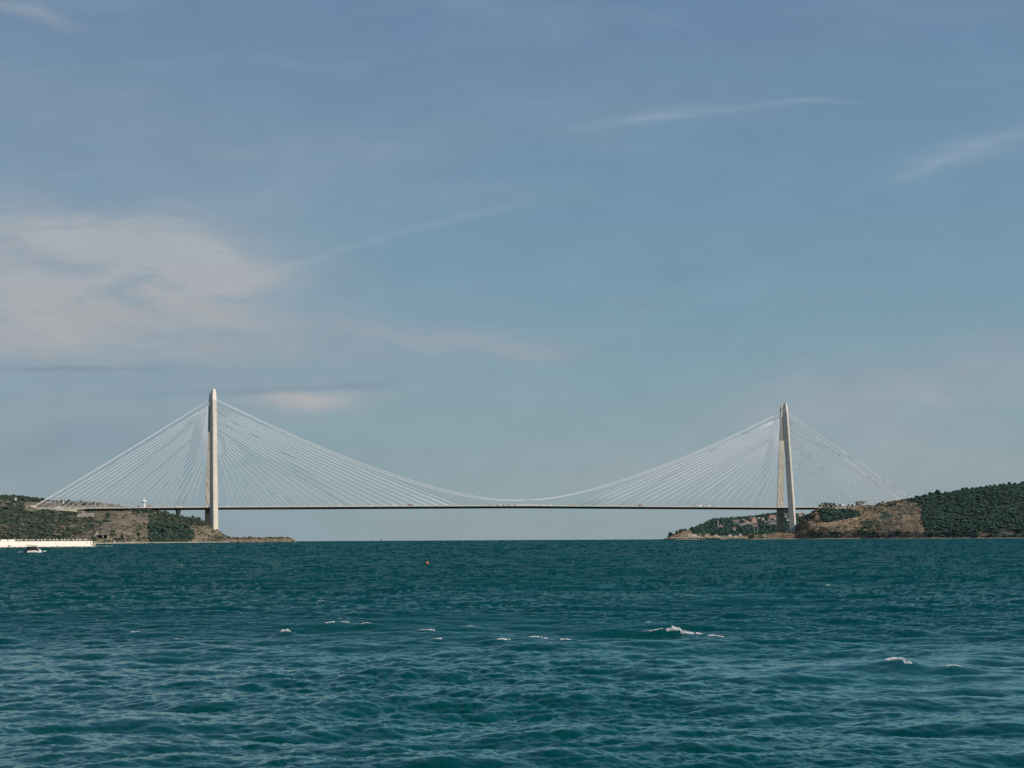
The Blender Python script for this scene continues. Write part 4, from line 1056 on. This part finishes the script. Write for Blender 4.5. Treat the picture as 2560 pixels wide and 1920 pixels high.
# ------------------------------------------------------------------ pier with parasols
DP = 1225.0
PHI = R(42); PA = at(236, 1360, 1258)[:2]; pc, ps = math.cos(PHI), math.sin(PHI)
def kx(px):
    t_ = (px - 1280) / F; t_ = at(px, 1360, 1.0)[0]
    return float((t_ * PA[1] - PA[0]) / (pc - t_ * ps))
def pw(u, v): return (PA[0] + u * pc - v * ps, PA[1] + u * ps + v * pc)
zw = sea0(0, DP)
ztop = at(120, 1353.4, DP)[2]
_o = pw(kx(120), 0); r = empty('sea_wall', (_o[0], _o[1], zw), PHI)
def bxw(x0, x1, z0, z1, dpt=30, y=0): return ((x0 + x1) / 2 - kx(120), dpt / 2 + y, (z0 + z1) / 2 - zw), (x1 - x0, dpt, z1 - z0)
mb = MB(); n = 60; xs = np.linspace(kx(-220), kx(232), n)
rings = []
for i, x in enumerate(xs):
    o = 0.10 * (vn(x / 3, 1) - 0.5); rings.append(np.array([(x - kx(120), o, ztop - zw), (x - kx(120), 16, ztop - zw), (x - kx(120), 16, -1.0), (x - kx(120), o - 0.1, -1.0)]))
mb.loft(rings)
mb.build('wall', M_plaster, r)
mb = MB(); c, s_ = bxw(kx(2), kx(17.5), ztop + 0.004 - 0.0, at(9, 1348.8, DP)[2], 5); mb.box(c, s_); mb.build('bastion', M_plaster, r)
mb = MB(); c, s_ = bxw(kx(21), kx(37), ztop + 0.004, at(28, 1348.8, DP)[2], 5); mb.box(c, s_); mb.build('bastion', M_plaster, r)
mb = MB()
g4 = np.random.default_rng(9)
for i in range(46):
    x = g4.uniform(kx(227), kx(238.5)) ; z = g4.uniform(-0.4, (ztop - zw) * (0.9 if x < kx(234) else 0.8)); s = g4.uniform(0.35, 0.8)
    V = IV * (1 + .4 * (g4.random((12, 1)) - .5)) * s + np.array([x - kx(120), g4.uniform(-0.2, 5), z]); mb.add(V, [tuple(f) for f in IF])
mb.build('rubble_end', M_conc2, r)
mb = MB()
for i in range(420):
    x = g4.uniform(kx(-30), kx(238)); s = g4.uniform(0.18, 0.42)
    z = g4.uniform(-0.1, 0.42)
    if abs(x - kx(23.5)) < 1.2: z = g4.uniform(0, 1.6)
    if abs(x - kx(142)) < 0.6: z = g4.uniform(0, 1.4)
    V = IV * (1 + .4 * (g4.random((12, 1)) - .5)) * s + np.array([x - kx(120), -0.05, z]); mb.add(V, [tuple(f) for f in IF])
for px_, pz in ((50, 2.5), (66, 2.1), (69.5, 2.0), (78.5, 2.1), (218, 3.2), (218, 2.7), (139, 2.5)):
    mb.box((kx(px_) - kx(120), -0.1, pz), (0.35, 0.3, 0.25))
mb.build('weathered_footing', M_stone, r)
mb = MB(); x0, x1 = kx(38), kx(232)
for i in range(90):
    x = x0 + (x1 - x0) * i / 89; mb.box((x - kx(120), 0.6, ztop - zw + 0.45), (0.07, 0.07, 0.9))
mb.box(((x0 + x1) / 2 - kx(120), 0.6, ztop - zw + 0.93), (x1 - x0, 0.07, 0.07)); mb.box(((x0 + x1) / 2 - kx(120), 0.6, ztop - zw + 0.5), (x1 - x0, 0.05, 0.05))
mb.build('railing', M_trunk, r)
tag(r, 'long white sea wall with two raised blocks and stained foot at the left edge', 'sea wall')
# hedge behind parasols on the terrace
hv = []
UM = [40.5, 51.4, 57.2, 69.2, 82.5, 87.5, 99, 111, 116, 129, 141, 146, 158, 169, 175, 187, 199, 204, 217]
proto = None
for i, x in enumerate(UM):
    _p = pw(kx(x), 2.6 + (1.8 if i % 3 == 1 else 0)); loc = (_p[0], _p[1], ztop + 0.003)
    if proto is None:
        proto = empty('parasol', loc)
        mb = MB(); mb.tube([(0, 0, 0), (0, 0, 1.55)], 0.04, 6); mb.build('pole', M_white, proto)
        mb = MB(); mb.lathe([(1.1, 1.0), (1.08, 1.06), (0.55, 1.35), (0.04, 1.60)], n=8); mb.build('canopy', M_white, proto)
        u = proto
    else: u = copy_tree(proto); u.location = loc
    tag(u, 'small white parasol on the sea wall, %s from the left of the row' % ORD[i], 'parasol', 'white parasols on the sea wall')
# stone terrace / low brown bank behind
mb = MB(); V = []
_p = pw((kx(-220) + kx(236)) / 2, 24); mb.box((_p[0], _p[1], ztop - 1.2), (kx(236) - kx(-220), 16, 3.2), PHI) 
tag(mb.build('terrace', M_stone), kind='structure')

# ------------------------------------------------------------------ waves
def tile(N, L, lam_p, lam_min, lam_max, rms, wdir, spread, seed):
    g = np.random.default_rng(seed)
    k = np.fft.fftfreq(N, L / N) * 2 * np.pi; KX, KY = np.meshgrid(k, k, indexing='ij'); K = np.hypot(KX, KY); K[0, 0] = 1e-6
    kp = 2 * np.pi / lam_p
    S = np.exp(-1.1 * (kp / K) ** 2) / K ** 3.6
    S[(K < 2 * np.pi / lam_max) | (K > 2 * np.pi / lam_min)] = 0
    cosd = (KX * math.cos(wdir) + KY * math.sin(wdir)) / K
    S *= np.abs(cosd) ** spread * np.where(cosd > 0, 1, 0.15) + 0.03
    A = np.sqrt(S) * (g.normal(size=(N, N)) + 1j * g.normal(size=(N, N))); A[0, 0] = 0
    h = np.fft.ifft2(A).real; sc_ = rms / h.std()
    hx = np.fft.ifft2(A * (1j) * KX / K).real * sc_ ; hy = np.fft.ifft2(A * (1j) * KY / K).real * sc_
    return h * sc_, hx, hy, L, N
wd = R(-100)
T1 = tile(512, 151.0, 8.0, 1.2, 45, 0.092, wd, 6.0, 1)
T2 = tile(512, 47.0, 2.4, 0.35, 3.0, 0.029, wd + 0.25, 2.5, 2)
T3 = tile(512, 13.7, 1.1, 0.08, 0.75, 0.0095, wd - 0.3, 2.0, 3)
T0 = tile(256, 397.0, 17.0, 7.0, 60, 0.070, wd + 0.3, 5.0, 4)
def samp(T, x, y, rot):
    h, hx, hy, L, N = T; c, s = math.cos(rot), math.sin(rot)
    u = ((x * c + y * s) / L * N) % N; v = ((-x * s + y * c) / L * N) % N
    i = u.astype(int); j = v.astype(int); fu = u - i; fv = v - j; i %= N; j %= N; i1 = (i + 1) % N; j1 = (j + 1) % N
    w = [(1 - fu) * (1 - fv), fu * (1 - fv), (1 - fu) * fv, fu * fv]
    o = [sum(wk * A[a, b] for wk, (a, b) in zip(w, ((i, j), (i1, j), (i, j1), (i1, j1)))) for A in (h, hx, hy)]
    return o[0], o[1] * c - o[2] * s, o[1] * s + o[2] * c
FOAM = [(712, 1588, 26, 12), (825, 1570, 22, 4), (864, 1569, 24, 6), (915, 1570, 22, 4), (1065, 1579, 45, 5), (1145, 1588, 34, 5), (1175, 1570, 18, 4), (1091, 1605, 26, 2.5), (1259, 1607, 34, 3.5),
        (1348, 1605, 44, 5), (1412, 1611, 26, 6), (1684, 1588, 40, 14), (1716, 1588.5, 86, 6), (1790, 1590, 40, 4), (1635, 1587, 50, 1.5), (2240, 1678, 46, 6), (2268, 1681, 30, 5), (2385, 1681, 36, 4), (336, 1588, 26, 2),
        (2071, 1468, 10, 3), (453, 1415, 5, 3), (802, 1509, 12, 2), (226, 1560, 16, 2), (1620, 1564, 12, 2), (440, 1609, 12, 2)]
def wpt(px, py):
    """point of the calm sea seen at (px,py)"""
    d = fw + rt * ((px - 1280) / F) + up * ((960 - py) / F)
    D = HC / -d[2] * d[1]
    for _ in range(4): D = (HC - sea0(0, D)) / -d[2] * d[1]
    return np.array([d[0] / d[1] * D, D])
fp = [(wpt(px, py), w, h) for px, py, w, h in FOAM]
def gustf(x, y): return 0.35 + 0.95 * np.clip((fbm(x / 16 + 3, y / 30 + 8, 3) - 0.25) * 1.7, 0, 1)
def waves(x, y, fil=None):
    h1, a1, b1 = samp(T1, x, y, 0.0); h1b, a1b, b1b = samp(T1, x + 31, y + 77, 0.38)
    h2, a2, b2 = samp(T2, x, y, 0.2); h3, a3, b3 = samp(T3, x, y, -0.15)
    h0, a0, b0 = samp(T0, x, y, 0.1)
    gust = gustf(x, y)
    m = 0.8
    H = h0 + (h1 + 0.6 * h1b) * m * (0.7 + 0.3 * gust) + h2 * gust + h3 * gust
    ch = 0.9
    Xd = -ch * ((a1 + .6 * a1b) * m + a2 * gust + a3 * gust); Yd = -ch * ((b1 + .6 * b1b) * m + b2 * gust + b3 * gust)
    return H, Xd, Yd
def crest_bumps(x, y):
    H = np.zeros_like(x)
    for (c, w, h) in fp:
        if c[1] > 260: continue
        k = c[1] / F; rx_ = w * k * 0.75 + 0.4; ry_ = 0.55
        dx_ = (x - c[0]) / rx_; dy_ = (y - c[1]) / ry_
        mk = (np.abs(dx_) < 3) & (np.abs(dy_) < 4)
        H[mk] += min(0.22, 0.10 + h * k * 0.5) * np.exp(-dx_[mk] ** 2 - np.where(dy_[mk] < 0, 1.0, 0.45) * dy_[mk] ** 2)
    return H
def build_sea():
    # rows: dense near, out past the horizon
    D = np.concatenate([1 / np.linspace(1 / 24.0, 1 / 110.0, 1050), 1 / np.linspace(1 / 110.4, 1 / 460.0, 150), 1 / np.linspace(1 / 468.0, 1 / 9000.0, 44), np.geomspace(9600, 16000, 8)])
    an = np.concatenate([np.linspace(-60, -19, 60)[:-1], np.linspace(-19, 19, 1300), np.linspace(19, 60, 60)[1:]])
    A = np.tan(np.radians(an))
    Y, T = np.meshgrid(D, A, indexing='ij'); X = T * Y
    n = X.size
    H, Xd, Yd = waves(X.ravel(), Y.ravel())
    H = H.reshape(X.shape); Xd = Xd.reshape(X.shape); Yd = Yd.reshape(X.shape)
    H = H + crest_bumps(X, Y)
    att = 1.0
    e = 0.12
    HX = (waves(X.ravel() + e, Y.ravel())[0].reshape(X.shape) - (H - crest_bumps(X, Y))) / e
    HY = (waves(X.ravel(), Y.ravel() + e)[0].reshape(X.shape) - (H - crest_bumps(X, Y))) / e
    chop = np.clip(1.2 - Y / 160, 0, 1)
    V = np.stack([X + Xd * chop, Y + Yd * chop, sea0(X, Y) + H * att], -1).reshape(-1, 3)
    nr, nc = X.shape; idx = np.arange(n).reshape(nr, nc)
    Fq = np.stack([idx[:-1, :-1], idx[:-1, 1:], idx[1:, 1:], idx[1:, :-1]], -1).reshape(-1, 4)
    far = (np.clip((Y - 62) / 120, 0, 1) ** 0.8).ravel()
    return V, Fq, far, HX.ravel(), HY.ravel(), gustf(X, Y).ravel()
BIAS = 0.17
M_sea = bpy.data.materials.new('sea_water'); M_sea.use_nodes = True
t = NT(M_sea.node_tree); t.t.nodes.clear()
g = t.n('ShaderNodeNewGeometry'); pos = g.outputs['Position']; nrm = g.outputs['Normal']
far = t.n('ShaderNodeAttribute', attribute_name='far').outputs['Fac']
def slope(scale, detail, rough, sx, sy, strength, rot=0.1):
    mp = t.n('ShaderNodeMapping'); t.L.new(pos, mp.inputs[0]); mp.inputs['Scale'].default_value = (sx, sy, 1); mp.inputs['Rotation'].default_value = (0, 0, rot)
    c = t.noise(mp.outputs[0], scale, detail, rough, 0.2, True)
    s = t.vm('SUBTRACT', c, (0.5, 0.5, 0.5))
    return t.vm('MULTIPLY', s, (strength * 0.7, strength, 0))
s1 = t.vm('ADD', slope(5.0, 4, 0.65, 0.7, 1.3, 0.38), slope(17.0, 2, 0.5, 0.6, 1.2, 0.16))
gus = t.n('ShaderNodeAttribute', attribute_name='gust').outputs['Fac']
s1 = t.vm('SCALE', s1, None, t.m('MULTIPLY_ADD', gus, 0.8, 0.15))
s2 = t.vm('SCALE', slope(0.85, 6, 0.68, 0.55, 1.2, 1.25, 0.12), None, far)
s3 = t.vm('SCALE', slope(0.12, 5, 0.65, 0.35, 1.0, 0.5, -0.1), None, far)
s4 = slope(0.012, 3, 0.5, 0.5, 1.0, 0.12, 0.2)
sxa = t.n('ShaderNodeAttribute', attribute_name='slope_x').outputs['Fac']; sya = t.n('ShaderNodeAttribute', attribute_name='slope_y').outputs['Fac']
nfar = t.comb(t.m('MULTIPLY', sxa, -1.0), t.m('SUBTRACT', t.m('MULTIPLY', sya, -1.0), BIAS), 1.0)
mixn = t.n('ShaderNodeMix', data_type='VECTOR'); t.L.new(t.mapr(far, 0.05, 0.45), mixn.inputs[0]); t.L.new(nrm, mixn.inputs[4]); t.L.new(nfar, mixn.inputs[5])
nrm2 = mixn.outputs[1]
nn = t.vm('NORMALIZE', t.vm('ADD', nrm2, t.vm('ADD', s1, t.vm('ADD', s3, s4))))
fr = t.n('ShaderNodeFresnel'); fr.inputs[0].default_value = 1.333; t.L.new(nn, fr.inputs['Normal'])
fac = t.mapr(fr.outputs[0], 0.05, 0.52, 0.0, 0.64)
fac = t.m('MULTIPLY', fac, t.m('MULTIPLY_ADD', far, -0.74, 1.0))
patch = t.noise(pos, 0.02, 3, 0.5)
body = t.mix(t.mapr(patch, 0.35, 0.65), (0.0011, 0.040, 0.047, 1), (0.0014, 0.051, 0.052, 1))
df = t.n('ShaderNodeBsdfDiffuse'); t.L.new(body, df.inputs[0]); t.L.new(t.vm('NORMALIZE', t.vm('ADD', nrm, t.vm('SCALE', s1, None, 0.5))), df.inputs['Normal'])
gl = t.n('ShaderNodeBsdfGlossy'); gl.inputs['Roughness'].default_value = 0.07; gl.inputs['Color'].default_value = (0.72, 0.98, 0.93, 1); t.L.new(nn, gl.inputs['Normal'])
mx = t.n('ShaderNodeMixShader'); t.L.new(fac, mx.inputs[0]); t.L.new(df.outputs[0], mx.inputs[1]); t.L.new(gl.outputs[0], mx.inputs[2])
out = t.n('ShaderNodeOutputMaterial'); t.L.new(mx.outputs[0], out.inputs[0])
V, Fq, farA, HXa, HYa, GA = build_sea()
sea = mesh_np('sea', V, Fq, M_sea, smooth=True, attrs={'far': farA, 'slope_x': HXa, 'slope_y': HYa, 'gust': GA})
tag(sea, kind='structure')


# foam on the breaking crests
def foam_obj():
    g = np.random.default_rng(21); Vs = []; Fs = []; o = 0
    def put(x, y, z, s, fl=0.7):
        nonlocal o
        V = IV * (1 + .6 * (g.random((12, 1)) - .5)) * s * np.array([1.8, 1, fl * 0.8]) + np.array([x, y, z]); Vs.append(V); Fs.append(IF + o); o += 12
    for (c, w, h) in fp:
        k = c[1] / F; n = int(24 + w * (10 + h * 9)); wx = w * k / 2; hz = h * k
        u = g.uniform(-1, 1, n); env = np.clip(1 - np.abs(u) ** 2.5, 0.05, 1) * (0.35 + 0.65 * vn(u * 5 + c[0], np.full(n, 3.0)))
        X = c[0] + u * wx; Y = c[1] + g.uniform(-0.12, 0.2, n) * min(1.5, 1 + k * 4)
        Hh, xd, yd = waves(X, Y); Hc = crest_bumps(X, Y)
        ns = int(w * 5); us = g.normal(0, 1.1, ns); Xs = c[0] + us * wx; Ys = c[1] + g.uniform(-0.5, 0.9, ns) * (0.5 + k * 4); Hs = waves(Xs, Ys)[0] + crest_bumps(Xs, Ys)
        for q in range(ns): put(Xs[q], Ys[q], sea0(Xs[q], Ys[q]) + Hs[q] + 0.004, g.uniform(0.15, 0.5) * (0.005 + k * 0.3), 0.4)
        keep = vn(u * 9 + c[0] * 3, np.full(n, 1.0)) > 0.30
        for i in range(n):
            if not keep[i]: continue
            z = sea0(X[i], Y[i]) + Hh[i] + Hc[i] + g.random() * hz * env[i] * (0.75 if h > 10 else 0.45)
            put(X[i], Y[i], z, g.uniform(0.2, 0.6) * (0.006 + k * 0.42))
    # scattered flecks
    for i in range(200):
        px = g.uniform(-100, 2660); py = 1352 + 560 * g.random() ** 1.7 * 0.55 + 6
        c = wpt(px, py); k = c[1] / F
        if px < 250 and c[1] > 1150 or c[1] > 2200: continue
        m_ = 1 + int(g.random() * 4)
        for j in range(m_):
            x = c[0] + g.normal() * 1.6 * k * 1.5; y = c[1] + g.normal() * 0.1
            Hh, _, _ = waves(np.array([x]), np.array([y])); 
            put(x, y, sea0(x, y) + float(Hh[0]) * min(1, max(0.25, 1 - (y - 300) / 900)) + 0.05, k * g.uniform(0.2, 0.6), 0.5)
    ob = mesh_np('foam', np.concatenate(Vs), np.concatenate(Fs), M_foam)
    tag(ob, 'white foam on breaking wave crests', 'foam', kind='stuff')
foam_obj()

# ------------------------------------------------------------------ boats
def hull(mb, L, W, H, bow=0.5, n=12):
    rings = []
    for i in range(n + 1):
        f = i / n; x = -L / 2 + L * f; w = W / 2 * (1 - max(0, (f - bow) / (1 - bow)) ** 2.2) * (0.92 + 0.08 * min(1, f * 3)); w = max(w, 0.03); sh = H * (1 + 0.35 * f * f)
        rings.append(np.array([(x, -w, sh), (x, -w * 0.92, sh * 0.45), (x, -w * 0.6, -0.25), (x, w * 0.6, -0.25), (x, w * 0.92, sh * 0.45), (x, w, sh)]))
    mb.loft(rings)
# near cabin cruiser, seen three-quarter from astern
c = wpt(84, 1381.5); k = c[1] / F
r = empty('motorboat', (c[0], c[1], sea0(*c) + 0.02), R(35))
Lb, Wb = 6.0, 2.5
r.rotation_euler = (0, 0, R(38))
mb = MB(); hull(mb, Lb, Wb, 0.78); mb.build('hull', M_white, r)
mb = MB(); mb.box((-0.45, 0, 0.98), (4.7, 2.44, 0.44)); mb.build('coaming', M_maroon, r)
mb = MB(); mb.box((-0.6, 0, 1.74), (3.3, 2.1, 1.12), 0, 0.96); mb.build('canopy', M_canvas, r)
mb = MB(); mb.box((-0.6, 0, 2.72), (3.3, 2.0, 0.15), 0, 0.96); mb.build('canopy_top', M_canvas, r)
for x in (-2.15, -1.1, -0.05, 0.95):
    for y in (-0.93, 0.93):
        mb = MB(); mb.tube([(x, y, 2.25), (x, y, 2.66)], 0.09, 6); mb.build('canopy_post', M_canvas, r)
mb = MB(); mb.box((1.9, 0, 1.2), (0.9, 1.4, 0.25), 0, 0.8); mb.build('cabin_top', M_white, r)
mb = MB(); mb.box((-3.25, 0, 0.42), (0.45, 0.5, 1.0)); mb.build('outboard_motor', M_canvas, r)
tag(r, 'white motorboat with dark canvas canopy moving past the sea wall', 'boat')
# a person standing at the right side of the canopy
import bmesh
def person(loc, rz, label):
    bm = bmesh.new(); sk = bm.verts.layers.skin.verify()
    J = {'pel': (0, 0, .93, .13), 'che': (0, 0, 1.30, .15), 'nek': (0, 0, 1.50, .06), 'hd': (0, 0.01, 1.62, .095), 'top': (0, 0.01, 1.73, .07),
         'sl': (-.19, 0, 1.42, .06), 'el': (-.26, .05, 1.15, .045), 'hl': (-.20, .24, 1.05, .035), 'sr': (.19, 0, 1.42, .06), 'er': (.27, .04, 1.15, .045), 'hr': (.22, .22, 1.02, .035),
         'kl': (-.10, .02, .50, .065), 'fl': (-.11, 0, .06, .045), 'tl': (-.11, .16, .04, .035), 'kr': (.10, .02, .50, .065), 'fr': (.11, 0, .06, .045), 'tr': (.11, .16, .04, .035)}
    vs = {}
    for kx_, (x, y, z, rr) in J.items():
        v = bm.verts.new((x, y, z)); v[sk].radius = (rr, rr); vs[kx_] = v
    vs['pel'][sk].use_root = True
    for e in ('pel che', 'che nek', 'nek hd', 'hd top', 'che sl', 'sl el', 'el hl', 'che sr', 'sr er', 'er hr', 'pel kl', 'kl fl', 'fl tl', 'pel kr', 'kr fr', 'fr tr'):
        a, b = e.split(); bm.edges.new((vs[a], vs[b]))
    me = bpy.data.meshes.new('person'); bm.to_mesh(me); bm.free(); me.materials.append(M_shirt)
    o = bpy.data.objects.new('person', me); col.objects.link(o); o.location = loc; o.rotation_euler = (0, 0, rz)
    o.modifiers.new('skin', 'SKIN'); o.modifiers.new('sub', 'SUBSURF').render_levels = 1
    tag(o, label, 'person')
    return o
_c = math.cos(R(38)); _s = math.sin(R(38))
bo = lambda x, y, z: (c[0] + x * _c - y * _s, c[1] + x * _s + y * _c, z + float(r.location[2]))
person(bo(1.35, -0.75, 0.75), R(38 + 90), 'person in a pale top standing on the motorboat beside its canopy')

def small_boat(px, py, L, label, rz, mat=None, mastn=0, cabin=True, D=None, name='boat', H=0.7, group=None):
    if D is None: c_ = wpt(px, py)
    else: c_ = np.array([(px - 1280) / F * D, D])
    r = empty(name, (c_[0], c_[1], sea0(*c_)), rz)
    mb = MB(); hull(mb, L, L * 0.3, L * 0.11); mb.build('hull', mat or M_white, r)
    h0 = L * 0.11
    if cabin:
        mb = MB(); mb.box((L * -0.05, 0, h0 + L * 0.07), (L * 0.38, L * 0.2, L * 0.15), 0, 0.85); mb.build('cabin', M_white, r)
        mb = MB(); mb.box((L * -0.05, 0, h0 + L * 0.09), (L * 0.37, L * 0.197, L * 0.05), 0, 0.97); mb.build('cabin_window', M_glass, r)
    for i in range(mastn):
        mb = MB(); x = L * (0.12 - 0.3 * i); mb.tube([(x, 0, h0), (x, 0, h0 + L * (0.55 - 0.15 * i))], 0.13, 6); mb.tube([(x, 0, h0 + L * 0.38), (x - L * 0.18, 0, h0 + L * 0.12)], 0.08, 5); mb.build('mast', M_white, r)
    tag(r, label, 'boat', group)
small_boat(330, 1354, 7.5, 'white cabin boat moored off the brown shore at the left', R(10), D=2740)
small_boat(382, 1354, 7, 'low white open boat moored left of the dark grove', R(170), cabin=False, D=2960)
small_boat(414, 1354, 5.5, 'small white cabin boat moored in front of the dark grove', R(200), D=3040)
small_boat(473, 1354, 6.5, 'white sailing boat with one mast moored right of the grove', R(15), mastn=1, D=3230)
small_boat(295, 1354, 5, 'low pale boat beside the white kiosk on the left shore', R(5), cabin=False, D=2665)
small_boat(2409, 1344, 12.5, 'white motor yacht with stepped cabin moored off the right wood', R(182), D=3640)
small_boat(2154, 1344, 3.0, 'tiny white boat off the scrubby right shore', R(0), D=3950, cabin=False)
small_boat(1712, 1347, 3.6, 'tiny white boat off the boulder quay of the point', R(0), D=4380, cabin=False)
small_boat(1904, 1344, 4.5, 'small white boat left of the right tower on the shore', R(10), D=4130, cabin=False)
small_boat(1935, 1344, 5, 'white boat below the far leg of the right tower', R(170), D=4115)
small_boat(2275, 1344, 3.5, 'small dark boat by the tan cliff on the right shore', R(10), D=3730, cabin=False, mat=M_grey)
# fishing boats laid up on the quay
def quay_boat(px, py, L, label, rz, mat, mastn):
    p = vill.locate(px, py); r = empty('fishing_boat', p + np.array([0, 0, 0.25]), rz)
    mb = MB(); hull(mb, L, L * 0.3, L * 0.14); mb.build('hull', mat, r)
    mb = MB(); mb.box((-L * 0.2, 0, L * 0.14 + L * 0.09), (L * 0.28, L * 0.2, L * 0.18)); mb.build('wheelhouse', M_white, r)
    for i in range(mastn):
        x = L * (0.15 - 0.4 * i); mb = MB(); mb.tube([(x, 0, 1), (x, 0, L * (0.75 - 0.15 * i))], 0.22, 6); mb.tube([(x, 0, L * 0.5), (x + L * 0.2, 0, L * 0.2)], 0.12, 5); mb.build('mast', mat, r)
    tag(r, label, 'boat', 'fishing boats laid up on the quay')
quay_boat(1787, 1342.5, 12, 'big white fishing boat with two masts at the right end of the pale boulders', R(5), M_white, 2)
quay_boat(1804, 1342.5, 9, 'blue green fishing boat right of the big white one', R(10), M_teal, 2)
quay_boat(1812, 1342.5, 7, 'smaller blue green fishing boat left of the white hut', R(-10), M_teal, 1)
quay_boat(1742, 1342.5, 7, 'white fishing boat with a mast beside the long cream shed', R(5), M_white, 1)
quay_boat(1770, 1342.5, 6, 'grey fishing boat with a mast in front of the middle shed', R(5), M_gwall, 1)
# beacon on the horizon, buoy
D = 4600; p = at(953, 1350, D)
r = empty('beacon', (p[0], D, sea0(p[0], D)))
mb = MB(); mb.lathe([(1.3, -1), (1.3, 1.2), (0.7, 1.6), (0.6, 4.2), (0.9, 4.4), (0.9, 5.6), (0.1, 6.6)], n=10); mb.build('post', M_dsteel, r)
mb = MB(); mb.tube([(0, 0, 6.5), (0, 0, 7.3)], 0.25, 6); mb.build('lamp', M_red, r)
tag(r, 'dark sea beacon standing on the horizon right of the breakwater', 'beacon')
c = wpt(1067.3, 1411); k = c[1] / F
Hh, _, _ = waves(np.array([c[0]]), np.array([c[1]]))
r = empty('buoy', (c[0], c[1], sea0(*c) + float(Hh[0]) + 0.0))
mb = MB(); mb.lathe([(0.10, -0.2), (0.27, -0.08), (0.32, 0.06), (0.33, 0.2), (0.30, 0.33), (0.20, 0.45), (0.06, 0.5)], n=18); mb.build('float', M_orange, r, True); r.scale = (0.85, 0.85, 0.85)
mb = MB(); mb.lathe([(0.335, 0.17), (0.345, 0.20), (0.345, 0.23), (0.335, 0.26)], n=18); mb.build('band', M_yellow, r, True)
mb = MB(); mb.tube([(0, 0, 0.49), (0, 0, 0.6)], 0.035, 6); mb.build('eye', M_grey, r)
tag(r, 'orange round buoy floating alone in open water', 'buoy')
# wake of the motorboat
g = np.random.default_rng(3); Vs = []; Fs = []; o = 0
for (px, py, w, n) in ((60, 1381.6, 14, 70), (51, 1381.5, 10, 25), (108, 1380, 14, 80), (113, 1378.5, 7, 50), (100, 1382, 10, 20), (262, 1366, 16, 40), (275, 1365.5, 12, 40), (245, 1366, 10, 20)):
    c = wpt(px, py); k = c[1] / F
    for i in range(n):
        x = c[0] + g.uniform(-.5, .5) * w * k; y = c[1] + g.uniform(-1, 1); s = k * g.uniform(.3, .8)
        V = IV * s * np.array([1.4, 1, .5]) + np.array([x, y, sea0(x, y) + g.uniform(0.1, 0.34)]); Vs.append(V); Fs.append(IF + o); o += 12
tag(mesh_np('foam', np.concatenate(Vs), np.concatenate(Fs), M_foam), 'white wake around the motorboat and off the end of the sea wall', 'foam', kind='stuff')
